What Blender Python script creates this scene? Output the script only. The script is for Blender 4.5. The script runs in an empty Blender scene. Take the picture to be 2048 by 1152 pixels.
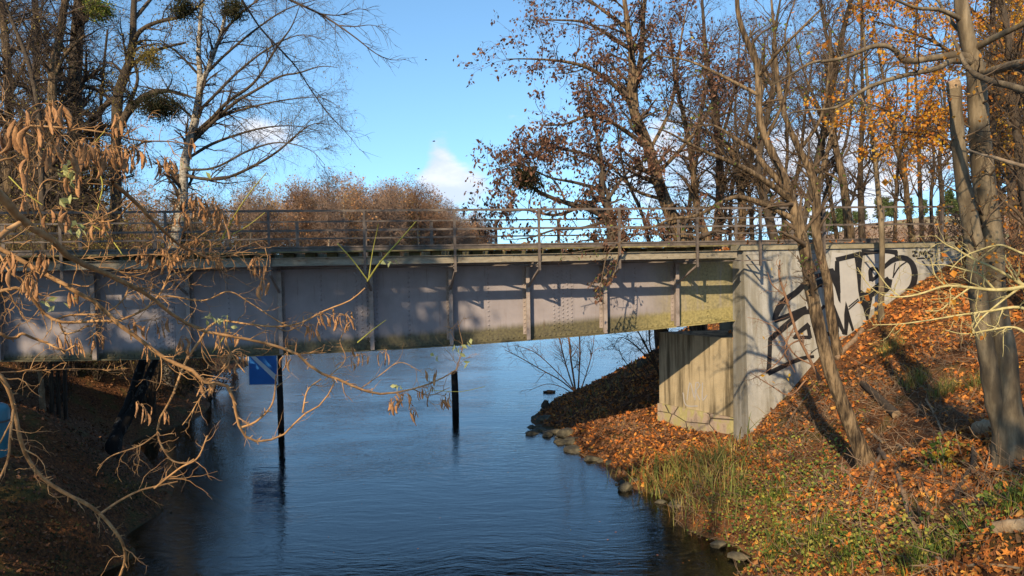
import bpy, math, numpy as np
from mathutils import Matrix
C = bpy.context.scene.collection
rng = np.random.default_rng(11)
R_ = math.radians
# ------------------------------------------------------------------ camera
F = 1538.0; EYE = np.array([0, 0, 5.5])
th, ph = R_(2.27), R_(1.0)
cf = np.array([0, math.cos(th), -math.sin(th)]); u0 = np.array([0, math.sin(th), math.cos(th)]); x0 = np.array([1.0, 0, 0])
cr = math.cos(ph)*x0 - math.sin(ph)*u0; cu = math.cos(ph)*u0 + math.sin(ph)*x0
def ray(px, py): return cf + cr*((px-1024)/F) - cu*((py-576)/F)
def P(px, py, Y):
    d = ray(px, py); return EYE + d*(Y/d[1])
WL = -.5                                   # water level
def PZ(px, py, z=0.0):
    d = ray(px, py); return EYE + d*((WL+z-EYE[2])/d[2])
cam = bpy.data.objects.new('camera', bpy.data.cameras.new('camera')); C.objects.link(cam)
M = Matrix.Identity(4)
for i in range(3):
    M[i][0] = cr[i]; M[i][1] = cu[i]; M[i][2] = -cf[i]; M[i][3] = EYE[i]
cam.matrix_world = M
cam.data.sensor_width = 36; cam.data.lens = F/2048*36; cam.data.clip_end = 6000; cam.data.clip_start = .05
bpy.context.scene.camera = cam
# ------------------------------------------------------------------ light
sd = np.array([.345, .938]); sd = sd/np.linalg.norm(sd); EL = R_(31)
ld = np.array([sd[0]*math.cos(EL), sd[1]*math.cos(EL), -math.sin(EL)])
sun = bpy.data.objects.new('sun', bpy.data.lights.new('sun', 'SUN')); C.objects.link(sun)
sun.data.energy = 5.0; sun.data.angle = R_(.55); sun.data.color = (1, .77, .50)
from mathutils import Vector
sun.rotation_euler = Vector(ld).to_track_quat('-Z', 'Y').to_euler(); sun.location = (-20, -60, 30)
W = bpy.data.worlds.new('World'); bpy.context.scene.world = W; W.use_nodes = True
vs = bpy.context.scene.view_settings; vs.view_transform = 'Standard'; vs.look = 'None'; vs.gamma = 1; vs.exposure = 0.66
# ------------------------------------------------------------------ node helpers
class NT:
    def __init__(s, t): s.t = t; t.nodes.clear()
    def n(s, ty, **kw):
        o = s.t.nodes.new('ShaderNode'+ty)
        for k, v in kw.items():
            if k.startswith('i_'): s.set(o.inputs[k[2:].replace('_', ' ')], v)
            else: setattr(o, k, v)
        return o
    def set(s, sock, v):
        if isinstance(v, bpy.types.NodeSocket): s.t.links.new(v, sock)
        else: sock.default_value = v
    def math(s, op, a, b=0.0, c=None, clamp=False):
        o = s.t.nodes.new('ShaderNodeMath'); o.operation = op; o.use_clamp = clamp
        s.set(o.inputs[0], a); s.set(o.inputs[1], b)
        if c is not None: s.set(o.inputs[2], c)
        return o.outputs[0]
    def ramp(s, fac, cols, interp='LINEAR'):
        o = s.t.nodes.new('ShaderNodeValToRGB'); s.set(o.inputs[0], fac); e = o.color_ramp.elements; o.color_ramp.interpolation = interp
        while len(e) < len(cols): e.new(.5)
        for q, (p, c) in zip(e, cols): q.position = p; q.color = (*c, 1) if len(c) == 3 else c
        return o.outputs[0]
    def mix(s, fac, a, b, bt='MIX'):
        o = s.t.nodes.new('ShaderNodeMix'); o.data_type = 'RGBA'; o.blend_type = bt
        s.set(o.inputs[0], fac); s.set(o.inputs[6], a); s.set(o.inputs[7], b); return o.outputs[2]
    def noise(s, vec, scale, detail=5, rough=.55, dist=0.0):
        o = s.n('TexNoise'); s.set(o.inputs['Vector'], vec); o.inputs['Scale'].default_value = scale
        o.inputs['Detail'].default_value = detail; o.inputs['Roughness'].default_value = rough; o.inputs['Distortion'].default_value = dist
        return o.outputs['Fac']
    def mapping(s, vec, scale=(1, 1, 1), rot=(0, 0, 0), loc=(0, 0, 0)):
        o = s.n('Mapping'); s.set(o.inputs[0], vec); o.inputs['Scale'].default_value = scale; o.inputs['Rotation'].default_value = rot; o.inputs['Location'].default_value = loc
        return o.outputs[0]
    def step(s, x, a, b):
        o = s.n('MapRange', interpolation_type='SMOOTHSTEP'); s.set(o.inputs[0], x); s.set(o.inputs[1], a); s.set(o.inputs[2], b); return o.outputs[0]
def newmat(name):
    m = bpy.data.materials.new(name); m.use_nodes = True; return m, NT(m.node_tree)
def c4(c): return (*c, 1)
def finish(t, col, rough=.85, h=None, bump=.3, dist=.02, spec=.25, metal=0.0):
    b = t.n('BsdfPrincipled'); t.set(b.inputs['Base Color'], col); t.set(b.inputs['Roughness'], rough)
    b.inputs['Specular IOR Level'].default_value = spec; b.inputs['Metallic'].default_value = metal
    if h is not None:
        bp = t.n('Bump'); t.set(bp.inputs['Height'], h); bp.inputs['Strength'].default_value = bump; bp.inputs['Distance'].default_value = dist
        t.set(b.inputs['Normal'], bp.outputs[0])
    o = t.n('OutputMaterial'); t.set(o.inputs[0], b.outputs[0])
def nm(name, cols, scale=5, stretch=(1, 1, 1), rough=.85, bump=.4, dist=.02, bscale=None, detail=6, spec=.25):
    m, t = newmat(name); v = t.mapping(t.n('TexCoord').outputs['Object'], stretch)
    f = t.noise(v, scale, detail, .6); g = t.noise(v, bscale or scale*3, detail, .65)
    f2 = t.noise(t.n('TexCoord').outputs['Object'], .9, 3)
    fac = t.math('ADD', t.math('MULTIPLY', f, .7), t.math('MULTIPLY', f2, .3))
    finish(t, t.ramp(fac, cols), rough, g, bump, dist, spec); return m
def leafmat(name, cols, trans=.35, rough=.6):
    m, t = newmat(name); r = t.n('NewGeometry').outputs['Random Per Island']
    c = t.ramp(r, cols)
    d = t.n('BsdfPrincipled'); t.set(d.inputs['Base Color'], c); d.inputs['Roughness'].default_value = rough; d.inputs['Specular IOR Level'].default_value = .25
    tr = t.n('BsdfTranslucent'); t.set(tr.inputs[0], c)
    mx = t.n('MixShader'); mx.inputs[0].default_value = trans; t.set(mx.inputs[1], d.outputs[0]); t.set(mx.inputs[2], tr.outputs[0])
    o = t.n('OutputMaterial'); t.set(o.inputs[0], mx.outputs[0]); return m
# ------------------------------------------------------------------ mesh helpers
def tag(o, label=None, cat=None, group=None, kind=None):
    if label: o['label'] = label
    if cat: o['category'] = cat
    if group: o['group'] = group
    if kind: o['kind'] = kind
    return o
def thing(name, label, cat, loc, group=None):
    o = bpy.data.objects.new(name, None); C.objects.link(o); o.location = [float(q) for q in loc]; o.empty_display_size = .2
    return tag(o, label, cat, group)
def rootloc(o):
    l = np.zeros(3)
    while o is not None: l = l + np.array(o.location); o = o.parent
    return l
def mk(name, V, Fs, mat, parent=None, loc=None, smooth=False):
    V = np.asarray(V, dtype=np.float64).reshape(-1, 3)
    if not isinstance(Fs, list) or np.ndim(Fs[0]) == 1: Fs = [Fs]
    Fs = [np.asarray(f, dtype=np.int32) for f in Fs if len(f)]
    base = rootloc(parent) if parent is not None else (np.zeros(3) if loc is None else np.asarray(loc, float))
    me = bpy.data.meshes.new(name)
    li = np.concatenate([f.ravel() for f in Fs]); tot = np.concatenate([np.full(len(f), f.shape[1], np.int32) for f in Fs])
    me.vertices.add(len(V)); me.vertices.foreach_set('co', (V-base).astype(np.float32).ravel())
    me.loops.add(len(li)); me.loops.foreach_set('vertex_index', li)
    me.polygons.add(len(tot)); st = np.concatenate([[0], np.cumsum(tot)[:-1]]).astype(np.int32)
    me.polygons.foreach_set('loop_start', st); me.polygons.foreach_set('loop_total', tot)
    me.polygons.foreach_set('use_smooth', np.full(len(tot), bool(smooth)))
    me.update(calc_edges=True); me.materials.append(mat)
    o = bpy.data.objects.new(name, me); C.objects.link(o)
    if parent is not None: o.parent = parent
    else: o.location = [float(q) for q in base]
    return o
class MB:
    def __init__(s): s.V = []; s.F = {}; s.n = 0
    def add(s, V, *Fs):
        V = np.asarray(V, float).reshape(-1, 3)
        for f in Fs:
            f = np.asarray(f, np.int32)
            if len(f): s.F.setdefault(f.shape[1], []).append(f + s.n)
        s.V.append(V); s.n += len(V)
    def hexa(s, c):      # 8 corners: bottom 4 ccw, top 4 ccw
        s.add(c, [[3, 2, 1, 0], [4, 5, 6, 7], [0, 1, 5, 4], [1, 2, 6, 5], [2, 3, 7, 6], [3, 0, 4, 7]])
    def box(s, o, a, b, c):   # corner o, edge vectors
        o, a, b, c = map(np.asarray, (o, a, b, c)); s.hexa([o, o+a, o+a+b, o+b, o+c, o+a+c, o+a+b+c, o+b+c])
    def bar(s, p, q, w, h, up=(0, 0, 1)):
        p, q = np.asarray(p, float), np.asarray(q, float); d = q-p; d = d/np.linalg.norm(d)
        a = np.cross(d, np.asarray(up, float)); a = a/np.linalg.norm(a); b = np.cross(a, d)
        a = a*w; b = b*h; o = p - a/2 - b/2; s.box(o, a, q-p, b)
    def build(s, name, mat, parent=None, loc=None, smooth=False):
        return mk(name, np.concatenate(s.V), [np.concatenate(v) for v in s.F.values()], mat, parent, loc, smooth)
def norm(v): return v/np.maximum(np.linalg.norm(v, axis=-1, keepdims=True), 1e-9)
def tubes(Pt, R, sides):
    N, K, _ = Pt.shape
    T = np.empty_like(Pt); T[:, 1:-1] = Pt[:, 2:]-Pt[:, :-2]; T[:, 0] = Pt[:, 1]-Pt[:, 0]; T[:, -1] = Pt[:, -1]-Pt[:, -2]; T = norm(T)
    ax = norm(Pt[:, -1]-Pt[:, 0]); ref = np.where(np.abs(ax[:, 2:3]) > .8, np.array([[1.0, 0, 0]]), np.array([[0, 0, 1.0]]))[:, None, :]
    A = norm(np.cross(T, ref)); B = np.cross(T, A)
    an = np.arange(sides)*2*np.pi/sides
    V = Pt[:, :, None, :] + R[:, :, None, None]*(np.cos(an)[None, None, :, None]*A[:, :, None, :] + np.sin(an)[None, None, :, None]*B[:, :, None, :])
    idx = np.arange(N*K*sides).reshape(N, K, sides); nx = np.roll(idx, -1, axis=2)
    Q = np.stack([idx[:, :-1], nx[:, :-1], nx[:, 1:], idx[:, 1:]], -1).reshape(-1, 4)
    return V.reshape(-1, 3), Q
def resample(pts, K):
    pts = np.asarray(pts, float); n = len(pts)
    if n == 2: pts = np.stack([pts[0], (pts[0]+pts[1])/2, pts[1]]); n = 3
    q = np.concatenate([[2*pts[0]-pts[1]], pts, [2*pts[-1]-pts[-2]]])
    L = np.concatenate([[0], np.cumsum(np.linalg.norm(np.diff(pts[:, :3], axis=0), axis=1))]); t = np.linspace(0, L[-1], K)
    i = np.clip(np.searchsorted(L, t, side='right')-1, 0, n-2); f = ((t-L[i])/np.maximum(L[i+1]-L[i], 1e-9))[:, None]
    a, b, c, d = q[i], q[i+1], q[i+2], q[i+3]
    return .5*((2*b)+(-a+c)*f+(2*a-5*b+4*c-d)*f**2+(-a+3*b-3*c+d)*f**3)
def px_path(Y0, Y1, s, K=20, w0=10, w1=4, jit=0.0, wk=.66):
    """'x,y[,w] x,y[,w] ...' picture points with depth going Y0->Y1 -> (K,3) points and (K,) radii"""
    rows = [[float(q) for q in a.split(',')] for a in s.split()]
    n = len(rows); out = []
    ws = [r[2] if len(r) > 2 else None for r in rows]
    if ws[0] is None: ws[0] = w0
    if ws[-1] is None: ws[-1] = w1 if ws[0] == w0 else max(1.2, ws[0]*.25)
    kn = [i for i in range(n) if ws[i] is not None]; ws = np.interp(range(n), kn, [ws[i] for i in kn])
    for i, r in enumerate(rows):
        Y = Y0+(Y1-Y0)*i/(n-1) + (rng.normal()*jit if 0 < i < n-1 else 0); out.append([*P(r[0], r[1], Y), wk*ws[i]/2*Y/F])
    q = resample(out, K); return q[:, :3], np.maximum(q[:, 3], .0008)
def spawn(Pt, R, n, L, k=6, ang=45, sd=12, t0=.15, t1=1.0, wander=.18, grav=0.0, up=0.0, ratio=.55, tip=.25, fall=.4, rmin=.002, rel=0.0, cap=9.9, seed=0):
    g = np.random.default_rng(seed); N, K, _ = Pt.shape
    ln = np.linalg.norm(np.diff(Pt, axis=1), axis=2).sum(1); w = ln/ln.sum()
    idx = g.choice(N, n, p=w); t = g.uniform(t0, t1, n); f = t*(K-1)*.9999; i = f.astype(int); fr = (f-i)[:, None]
    base = Pt[idx, i]*(1-fr)+Pt[idx, i+1]*fr; T = norm(Pt[idx, i+1]-Pt[idx, i]); r = R[idx, i]*(1-fr[:, 0])+R[idx, i+1]*fr[:, 0]
    q = g.normal(size=(n, 3)); q = norm(q-(q*T).sum(1, keepdims=True)*T)
    a = np.radians(g.normal(ang, sd, n))[:, None]; d = np.cos(a)*T+np.sin(a)*q; d[:, 2] += up; d = norm(d)
    Ls = L*(1-fall*t)*g.uniform(.55, 1.25, n)
    if rel: Ls = Ls*(1-rel+rel*ln[idx]/ln.max())
    out = np.empty((n, k, 3)); out[:, 0] = base
    for j in range(1, k):
        d = d+wander*g.normal(size=(n, 3)); d[:, 2] += grav; d = norm(d); out[:, j] = out[:, j-1]+d*(Ls/(k-1))[:, None]
    r0 = np.clip(r*ratio*g.uniform(.7, 1.1, n), rmin, cap)
    return out, r0[:, None]*np.linspace(1, tip, k)[None]
def scatter(tv, tf, pos, X, Y, Z, s):
    tv = np.asarray(tv, float); s = np.asarray(s, float).reshape(len(pos), -1)
    if s.shape[1] == 1: s = np.repeat(s, 3, 1)
    V = pos[:, None]+(tv[None, :, 0:1]*s[:, None, 0:1])*X[:, None]+(tv[None, :, 1:2]*s[:, None, 1:2])*Y[:, None]+(tv[None, :, 2:3]*s[:, None, 2:3])*Z[:, None]
    off = (np.arange(len(pos))*len(tv))[:, None, None]
    return V.reshape(-1, 3), [(np.asarray(f, np.int32)[None]+off).reshape(-1, len(f[0])) for f in tf]
def frames(n, g, D=None, Nn=None):
    D = norm(g.normal(size=(n, 3))) if D is None else norm(D)
    Nn = g.normal(size=(n, 3)) if Nn is None else Nn
    Yv = norm(np.cross(Nn, D)); return D, Yv, np.cross(D, Yv)
LEAF = ([[0, 0, 0], [.45, .28, .07], [1, 0, -.06], [.45, -.28, .07]], [[[0, 1, 2, 3]]])
SLIM = ([[0, 0, 0], [.4, .13, .04], [1, 0, -.08], [.4, -.13, .04]], [[[0, 1, 2, 3]]])
BLADE = ([[0, .02, 0], [0, -.02, 0], [.5, -.018, .06], [.5, .018, .06], [1, 0, -.1]], [[[0, 1, 2, 3]], [[3, 2, 4]]])
_a = np.arange(10)*np.pi/5
MAPLE = (np.concatenate([[[.05, 0, .03]], np.stack([np.cos(_a)*np.where(np.arange(10) % 2 == 0, .55, .27), np.sin(_a)*np.where(np.arange(10) % 2 == 0, .55, .27), np.where(np.arange(10) % 2 == 0, -.08, .07)], 1)]), [[[0, 1+i, 1+(i+1) % 10] for i in range(10)]])
CURL = ([[0, .22, .12], [0, -.22, .14], [.5, -.3, -.04], [.5, .3, 0], [1, -.1, .2], [1, .12, .16]], [[[0, 1, 2, 3], [3, 2, 4, 5]]])
def vnoise(x, y, s, seed=0):
    x = np.asarray(x)/s; y = np.asarray(y)/s; i = np.floor(x).astype(int); j = np.floor(y).astype(int); fx = x-i; fy = y-j
    h = lambda a, b: np.modf(np.abs(np.sin(a*127.1+b*311.7+seed*74.7)*43758.5453))[0]
    fx = fx*fx*(3-2*fx); fy = fy*fy*(3-2*fy)
    return (h(i, j)*(1-fx)+h(i+1, j)*fx)*(1-fy)+(h(i, j+1)*(1-fx)+h(i+1, j+1)*fx)*fy-.5
def sstep(x, a, b): q = np.clip((np.asarray(x)-a)/(b-a), 0, 1); return q*q*(3-2*q)
# ------------------------------------------------------------------ materials
bark_rob = nm('bark_robinia', [(.38, (.020, .014, .009)), (.49, (.10, .07, .040)), (.60, (.23, .165, .095))], 20, (1, 1, .16), bump=1, dist=.05, bscale=30)
bark_dark = nm('bark_dark', [(.3, (.025, .02, .016)), (.55, (.07, .055, .04)), (.75, (.13, .105, .07))], 14, (1, 1, .25), bump=.8, dist=.03)
bark_beech = nm('bark_beech', [(.3, (.06, .048, .03)), (.45, (.085, .066, .042)), (.54, (.145, .115, .072)), (.64, (.23, .185, .12))], 8, (1, 1, .22), bump=.7, dist=.02, bscale=14)
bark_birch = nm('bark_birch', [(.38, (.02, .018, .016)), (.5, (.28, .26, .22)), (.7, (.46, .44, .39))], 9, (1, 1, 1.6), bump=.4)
bark_birch_black = nm('bark_birch_foot', [(.54, (.010, .009, .008)), (.62, (.14, .135, .12)), (.72, (.30, .29, .27))], 7, (1, 1, .5), bump=.5)  # mostly black birch bark with sparse white spots
twig_dark = nm('twig_dark', [(.3, (.035, .027, .022)), (.7, (.10, .075, .055))], 3, bump=0)
twig_brown = nm('twig_brown', [(.3, (.045, .032, .022)), (.7, (.125, .088, .054))], 3, bump=0)
twig_near = nm('twig_near', [(.3, (.13, .07, .03)), (.5, (.34, .19, .08)), (.7, (.48, .31, .15))], 30, bump=.5, dist=.003, bscale=90)
twig_green = nm('twig_green', [(.3, (.26, .26, .05)), (.7, (.45, .42, .10))], 12, bump=.1)
twig_lichen = nm('twig_lichen', [(.3, (.20, .16, .07)), (.55, (.40, .35, .16)), (.7, (.5, .46, .27))], 18, bump=.3, dist=.004)
twig_red = nm('twig_red', [(.3, (.10, .055, .035)), (.7, (.26, .15, .085))], 3, bump=0)
far_twig = nm('far_twig', [(.3, (.12, .085, .065)), (.5, (.24, .165, .12)), (.7, (.38, .27, .18))], .25, bump=0)
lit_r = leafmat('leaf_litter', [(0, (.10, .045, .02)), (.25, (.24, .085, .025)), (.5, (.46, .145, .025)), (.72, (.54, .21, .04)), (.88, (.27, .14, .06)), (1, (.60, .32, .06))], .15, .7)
lit_shaded = leafmat('leaf_litter_shaded', [(0, (.05, .025, .014)), (.5, (.13, .06, .028)), (1, (.24, .12, .06))], .1, .7)  # darker copy of the litter colours, shade put into the leaves
lf_red = leafmat('leaf_redbrown', [(0, (.065, .034, .024)), (.5, (.13, .066, .042)), (1, (.23, .118, .07))], .3)
lf_or = leafmat('leaf_orange', [(0, (.42, .13, .02)), (.5, (.62, .25, .03)), (1, (.62, .34, .06))], .5)
lf_ye = leafmat('leaf_yellow', [(0, (.60, .27, .015)), (.5, (.75, .42, .03)), (1, (.70, .48, .06))], .5)
lf_ol = leafmat('leaf_olive', [(0, (.10, .085, .02)), (.5, (.20, .17, .045)), (1, (.36, .25, .06))], .4)
lf_gr = leafmat('leaf_green', [(0, (.04, .08, .015)), (.5, (.11, .17, .03)), (.8, (.22, .27, .05)), (1, (.42, .36, .06))], .35)
lf_mis = leafmat('leaf_mistletoe_shaded', [(0, (.012, .016, .006)), (.5, (.026, .03, .010)), (1, (.06, .058, .018))], .3)  # green lowered towards black so the leaves carry shade in their colour
lf_reed = leafmat('leaf_reed', [(0, (.10, .15, .03)), (.35, (.22, .24, .06)), (.7, (.42, .30, .11)), (.85, (.34, .17, .06)), (1, (.16, .22, .04))], .3)
lf_gy = leafmat('leaf_yellow_green', [(0, (.14, .15, .03)), (.5, (.30, .27, .05)), (1, (.46, .36, .07))], .35)
lf_pale = leafmat('leaf_pale_green', [(0, (.30, .34, .12)), (1, (.55, .55, .26))], .4)
lf_pod = nm('seed_pod', [(.3, (.13, .06, .028)), (.5, (.32, .165, .07)), (.7, (.48, .29, .14))], 40, bump=.6, dist=.004, bscale=120, rough=.65)
lf_pine = leafmat('leaf_pine', [(0, (.035, .06, .02)), (1, (.10, .13, .04))], .1)
def girder_mat():
    m, t = newmat('girder_paint'); tc = t.n('TexCoord').outputs['Object']
    sx = t.n('SeparateXYZ'); t.set(sx.inputs[0], tc)
    n1 = t.noise(tc, 1.3, 6, .6); n2 = t.noise(t.mapping(tc, (9, 9, .9)), 1, 5, .7); n3 = t.noise(tc, 14, 4)
    col = t.ramp(n1, [(.3, (.185, .17, .182)), (.7, (.265, .245, .258))])
    hh = t.math('SUBTRACT', sx.outputs[2], t.math('MULTIPLY', t.math('POWER', t.math('SUBTRACT', sx.outputs[0], -10.0), 2.0), .0022))   # height above the curved lower flange
    k = t.math('ADD', t.math('MULTIPLY', n2, .9), t.math('MULTIPLY', n1, .35))
    moss = t.step(t.math('SUBTRACT', t.math('ADD', -.02, t.math('MULTIPLY', k, .19)), hh), -.12, .1)
    right = t.math('MULTIPLY', t.step(sx.outputs[0], 5.0, 6.9), t.step(n2, .22, .52))
    mm = t.math('MAXIMUM', moss, t.math('MULTIPLY', right, .85))
    mc = t.ramp(n3, [(.3, (.035, .032, .016)), (.7, (.11, .10, .042))])
    mc = t.mix(t.step(sx.outputs[0], 4.2, 6.6), mc, t.ramp(n3, [(.3, (.14, .125, .04)), (.7, (.30, .26, .10))]))
    col = t.mix(t.math('MULTIPLY', mm, .92), col, mc)
    col = t.mix(t.math('MULTIPLY', t.step(n3, .62, .75), .25), col, c4((.16, .09, .06)))
    col = t.mix(t.math('MULTIPLY', t.step(n2, .56, .74), .45), col, c4((.10, .065, .045)))
    finish(t, col, .62, n3, .12, .01, .3); return m
g_mat = girder_mat()
rust_mat = nm('beam_paint', [(.30, (.10, .055, .035)), (.42, (.17, .15, .11)), (.6, (.24, .215, .165)), (.75, (.27, .25, .15))], 6, (1, 1, 3), bump=.25, bscale=30, rough=.7)
rail_mat = nm('rail_paint', [(.3, (.05, .04, .035)), (.6, (.125, .105, .09)), (.75, (.17, .15, .12))], 7, bump=.25, bscale=40, rough=.6)
wood_mat = nm('sleeper_wood', [(.3, (.05, .045, .03)), (.55, (.15, .13, .06)), (.75, (.34, .29, .12))], 5, bump=.6, bscale=25)
def concrete_mat(name, base, stain, moss, mz):
    m, t = newmat(name); tc = t.n('TexCoord').outputs['Object']; sx = t.n('SeparateXYZ'); t.set(sx.inputs[0], tc)
    st = t.noise(t.mapping(tc, (3.0, 3.0, .22)), 1, 6, .65); n1 = t.noise(tc, 2.2, 6, .6); n2 = t.noise(tc, 35, 5, .7)
    col = t.mix(t.step(n1, .3, .7), c4(base), c4([q*.82 for q in base]))
    col = t.mix(t.math('MULTIPLY', t.step(st, .44, .62), .85), col, c4(stain))
    k = t.step(t.math('ADD', t.math('MULTIPLY', st, 1.2), t.math('MULTIPLY', sx.outputs[2], -.45)), mz, mz+.35)
    col = t.mix(t.math('MULTIPLY', k, .7), col, c4(moss))
    col = t.mix(.35, col, t.ramp(n2, [(.3, (.45, .45, .45)), (.7, (1, 1, 1))]), 'MULTIPLY')
    finish(t, col, .9, t.math('ADD', n2, t.math('MULTIPLY', n1, .8)), .5, .012); return m
conc_mat = concrete_mat('concrete_weathered', (.38, .32, .21), (.06, .048, .028), (.26, .22, .08), .5)
wing_mat = concrete_mat('concrete_painted', (.33, .33, .31), (.19, .18, .145), (.24, .22, .12), .9)
cope_mat = nm('coping_stone', [(.3, (.11, .10, .06)), (.55, (.22, .20, .14)), (.75, (.34, .31, .22))], 3, bump=.5, bscale=25)
def granite_mat():
    m, t = newmat('granite_block'); tc = t.n('TexCoord').outputs['Object']
    n1 = t.noise(t.mapping(tc, (1, 1, .6)), 2.5, 6, .65); n2 = t.noise(tc, 40, 5, .7)
    col = t.ramp(n1, [(.3, (.13, .10, .075)), (.45, (.30, .24, .19)), (.55, (.27, .25, .11)), (.72, (.40, .36, .20))])
    v = t.n('TexVoronoi', feature='DISTANCE_TO_EDGE'); t.set(v.inputs['Vector'], t.mapping(tc, (1.1, 1.1, 1.9))); v.inputs['Scale'].default_value = 1
    e = t.step(v.outputs['Distance'], 0, .035)
    col = t.mix(e, c4((.07, .06, .04)), col)
    finish(t, col, .9, t.math('ADD', t.math('MULTIPLY', e, 1.0), t.math('MULTIPLY', n2, .5)), .8, .03); return m
gran_mat = granite_mat()
stiff_mat = nm('stiffener_paint', [(.3, (.12, .10, .085)), (.5, (.24, .205, .19)), (.7, (.30, .265, .24))], 4, bump=.2, bscale=30, rough=.6)
black_mat = nm('graffiti_paint', [(.3, (.006, .006, .007)), (.7, (.018, .018, .02))], 6, bump=.1, rough=.5)
pale_mat = nm('graffiti_silver', [(.3, (.27, .27, .265)), (.7, (.34, .34, .33))], 3, bump=.1, rough=.6)
stone_mat = nm('shore_stone', [(.3, (.025, .022, .018)), (.5, (.075, .068, .048)), (.72, (.17, .15, .095))], 5, bump=.7, bscale=22)
log_mat = nm('log_wood', [(.3, (.14, .10, .06)), (.5, (.28, .20, .12)), (.7, (.42, .33, .21))], 9, (1, 1, 1), bump=.6, bscale=30)
deadb_mat = nm('dead_branch', [(.3, (.08, .055, .038)), (.5, (.18, .125, .08)), (.7, (.30, .21, .13))], 12, bump=.6, bscale=30)
# ------------------------------------------------------------------ terrain
class RBF:
    def __init__(s, p, c=.6):
        s.p = np.asarray(p, float); s.c = c; n = len(s.p); X = s.p[:, :2]
        D = np.sqrt(((X[:, None]-X[None])**2).sum(-1)+c*c); A = np.zeros((n+3, n+3)); A[:n, :n] = D+np.eye(n)*-.05; A[:n, n] = 1; A[:n, n+1:] = X; A[n:, :n] = A[:n, n:].T
        s.w = np.linalg.solve(A, np.concatenate([s.p[:, 2], [0, 0, 0]]))
    def __call__(s, x, y):
        x = np.asarray(x, float).ravel(); y = np.asarray(y, float).ravel(); n = len(s.p); out = np.empty(len(x))
        for a in range(0, len(x), 20000):
            xx, yy = x[a:a+20000], y[a:a+20000]
            D = np.sqrt((xx[:, None]-s.p[None, :, 0])**2+(yy[:, None]-s.p[None, :, 1])**2+s.c**2)
            out[a:a+20000] = D@s.w[:n]+s.w[n]+s.w[n+1]*xx+s.w[n+2]*yy
        return out
def shore(pxs, sgn):
    o = []
    for p in pxs:
        q = np.array([p[0], p[1], WL], float) if len(p) == 3 else PZ(*p)
        o += [q, q+[sgn*1.3, 0, -.45], q+[sgn*4, 0, -2.2]]
    return o
ptsR = shore([(4.9, 7, 0), (1520, 1150), (1450, 1085), (1365, 1018), (1258, 975), (1200, 920), (1120, 868), (1066, 848), (1090, 815), (1140, 790), (6.5, 37, 0), (10, 43, 0), (12, 48, 0)], -1)
ptsR += [P(1510, 858, 20.9), P(1640, 716, 21.2), P(1760, 628, 21.4), P(1890, 532, 21.7), P(1735, 940, 13.8), P(2005, 928, 10.9), P(2048, 1152, 8.4), P(1800, 1152, 10.2),
         P(1400, 868, 22.4), P(1482, 892, 20.9), P(1320, 842, 24.0), P(1410, 955, 17.6), P(1330, 915, 20.6), P(1240, 862, 23.0), P(1170, 792, 30), P(1235, 756, 30), P(1315, 708, 30), P(1600, 1000, 13.4), P(1240, 810, 26.5)]
ptsR += [np.array(q, float) for q in [(8.5, 33.5, 3.0), (10, 33, 4.4), (14, 30, 5.0), (16, 26, 5.3), (20, 22, 5.4), (24, 30, 5.4), (24, 12, 5.6), (14, 20, 4.9), (11, 16.5, 3.7), (24, 4, 5.6), (11, 5, 4.7), (14.5, 9, 5.3), (12.5, 12.5, 4.4), (7, 4, 2.7), (6, 3, 1.4), (12, 26, 4.6), (16, 40, 5.2), (24, 44, 5.3), (11, 40, 3.4)]]
ptsR += [np.array([6.3-1.65*k-o, 21.3+2.9*k, .12-.12*o]) for k in (-.1, .2, .5, .8, 1.1) for o in (.15, .9)]
ptsL = shore([(-7.3, 8, 0), (-7.2, 11, 0), (185, 1150), (245, 1082), (330, 1005), (325, 960), (262, 885), (-12.5, 28, 0), (-14.3, 34, 0), (-16.5, 42, 0), (-17.5, 48, 0)], 1)
ptsL += [P(100, 850, 18.5), P(0, 800, 20), P(20, 1000, 14), P(0, 1152, 10.6), P(150, 1000, 15)]
ptsL += [np.array(q, float) for q in [(-20, 20, 3.3), (-25, 10, 4), (-16.5, 28, 2.2), (-20, 35, 2.8), (-25, 44, 3), (-15, 33, 1.0), (-12, 8, 2.6), (-28, 28, 4), (-10, 5, 1.8), (-14, 23.5, 1.2)]]
fR, fL = RBF(ptsR), RBF(ptsL)
def xs_far(y): return np.interp(y, [45, 60, 100, 200, 400, 1000, 3000], [10, 15, 28, 50, 120, 500, 1500])
def xl_far(y): return np.interp(y, [45, 70, 110, 160, 330, 360, 420, 700, 1000], [-16, -40, -58, -50, -7, 2, -60, -300, -400])
def gz(x, y, fine=True):
    x = np.asarray(x, float); y = np.asarray(y, float); sh = x.shape; x = x.ravel(); y = y.ravel()
    yc = np.clip(y, 3, 46)
    zn = np.maximum(np.clip(fR(np.clip(x, -12, 24), yc), -2.9, 5.7), np.clip(fL(np.clip(x, -26, 12), yc), -2.9, 4.2))
    zr = np.clip((x-xs_far(y))/5, -1, 1)*np.where(x > xs_far(y), 4.6, 2.4) + sstep(y, 70, 230)*sstep(x-xs_far(y), 5, 60)*11
    zl = np.clip((xl_far(y)-x)/6, -1, 1)*2.2
    zf = np.maximum(np.clip(zr, -2.4, 30), np.clip(zl, -2.4, 3)); zf = np.maximum(zf, sstep(y, 880, 900)*5-2.4)
    z = zn*(1-sstep(y, 40, 47))+zf*sstep(y, 40, 47)
    if fine:
        m = sstep(z, -.6, .9)
        z = z+m*(vnoise(x, y, 1.3, 1)*.30+vnoise(x, y, .55, 2)*.15)*(y < 50)
    return z.reshape(sh)
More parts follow.
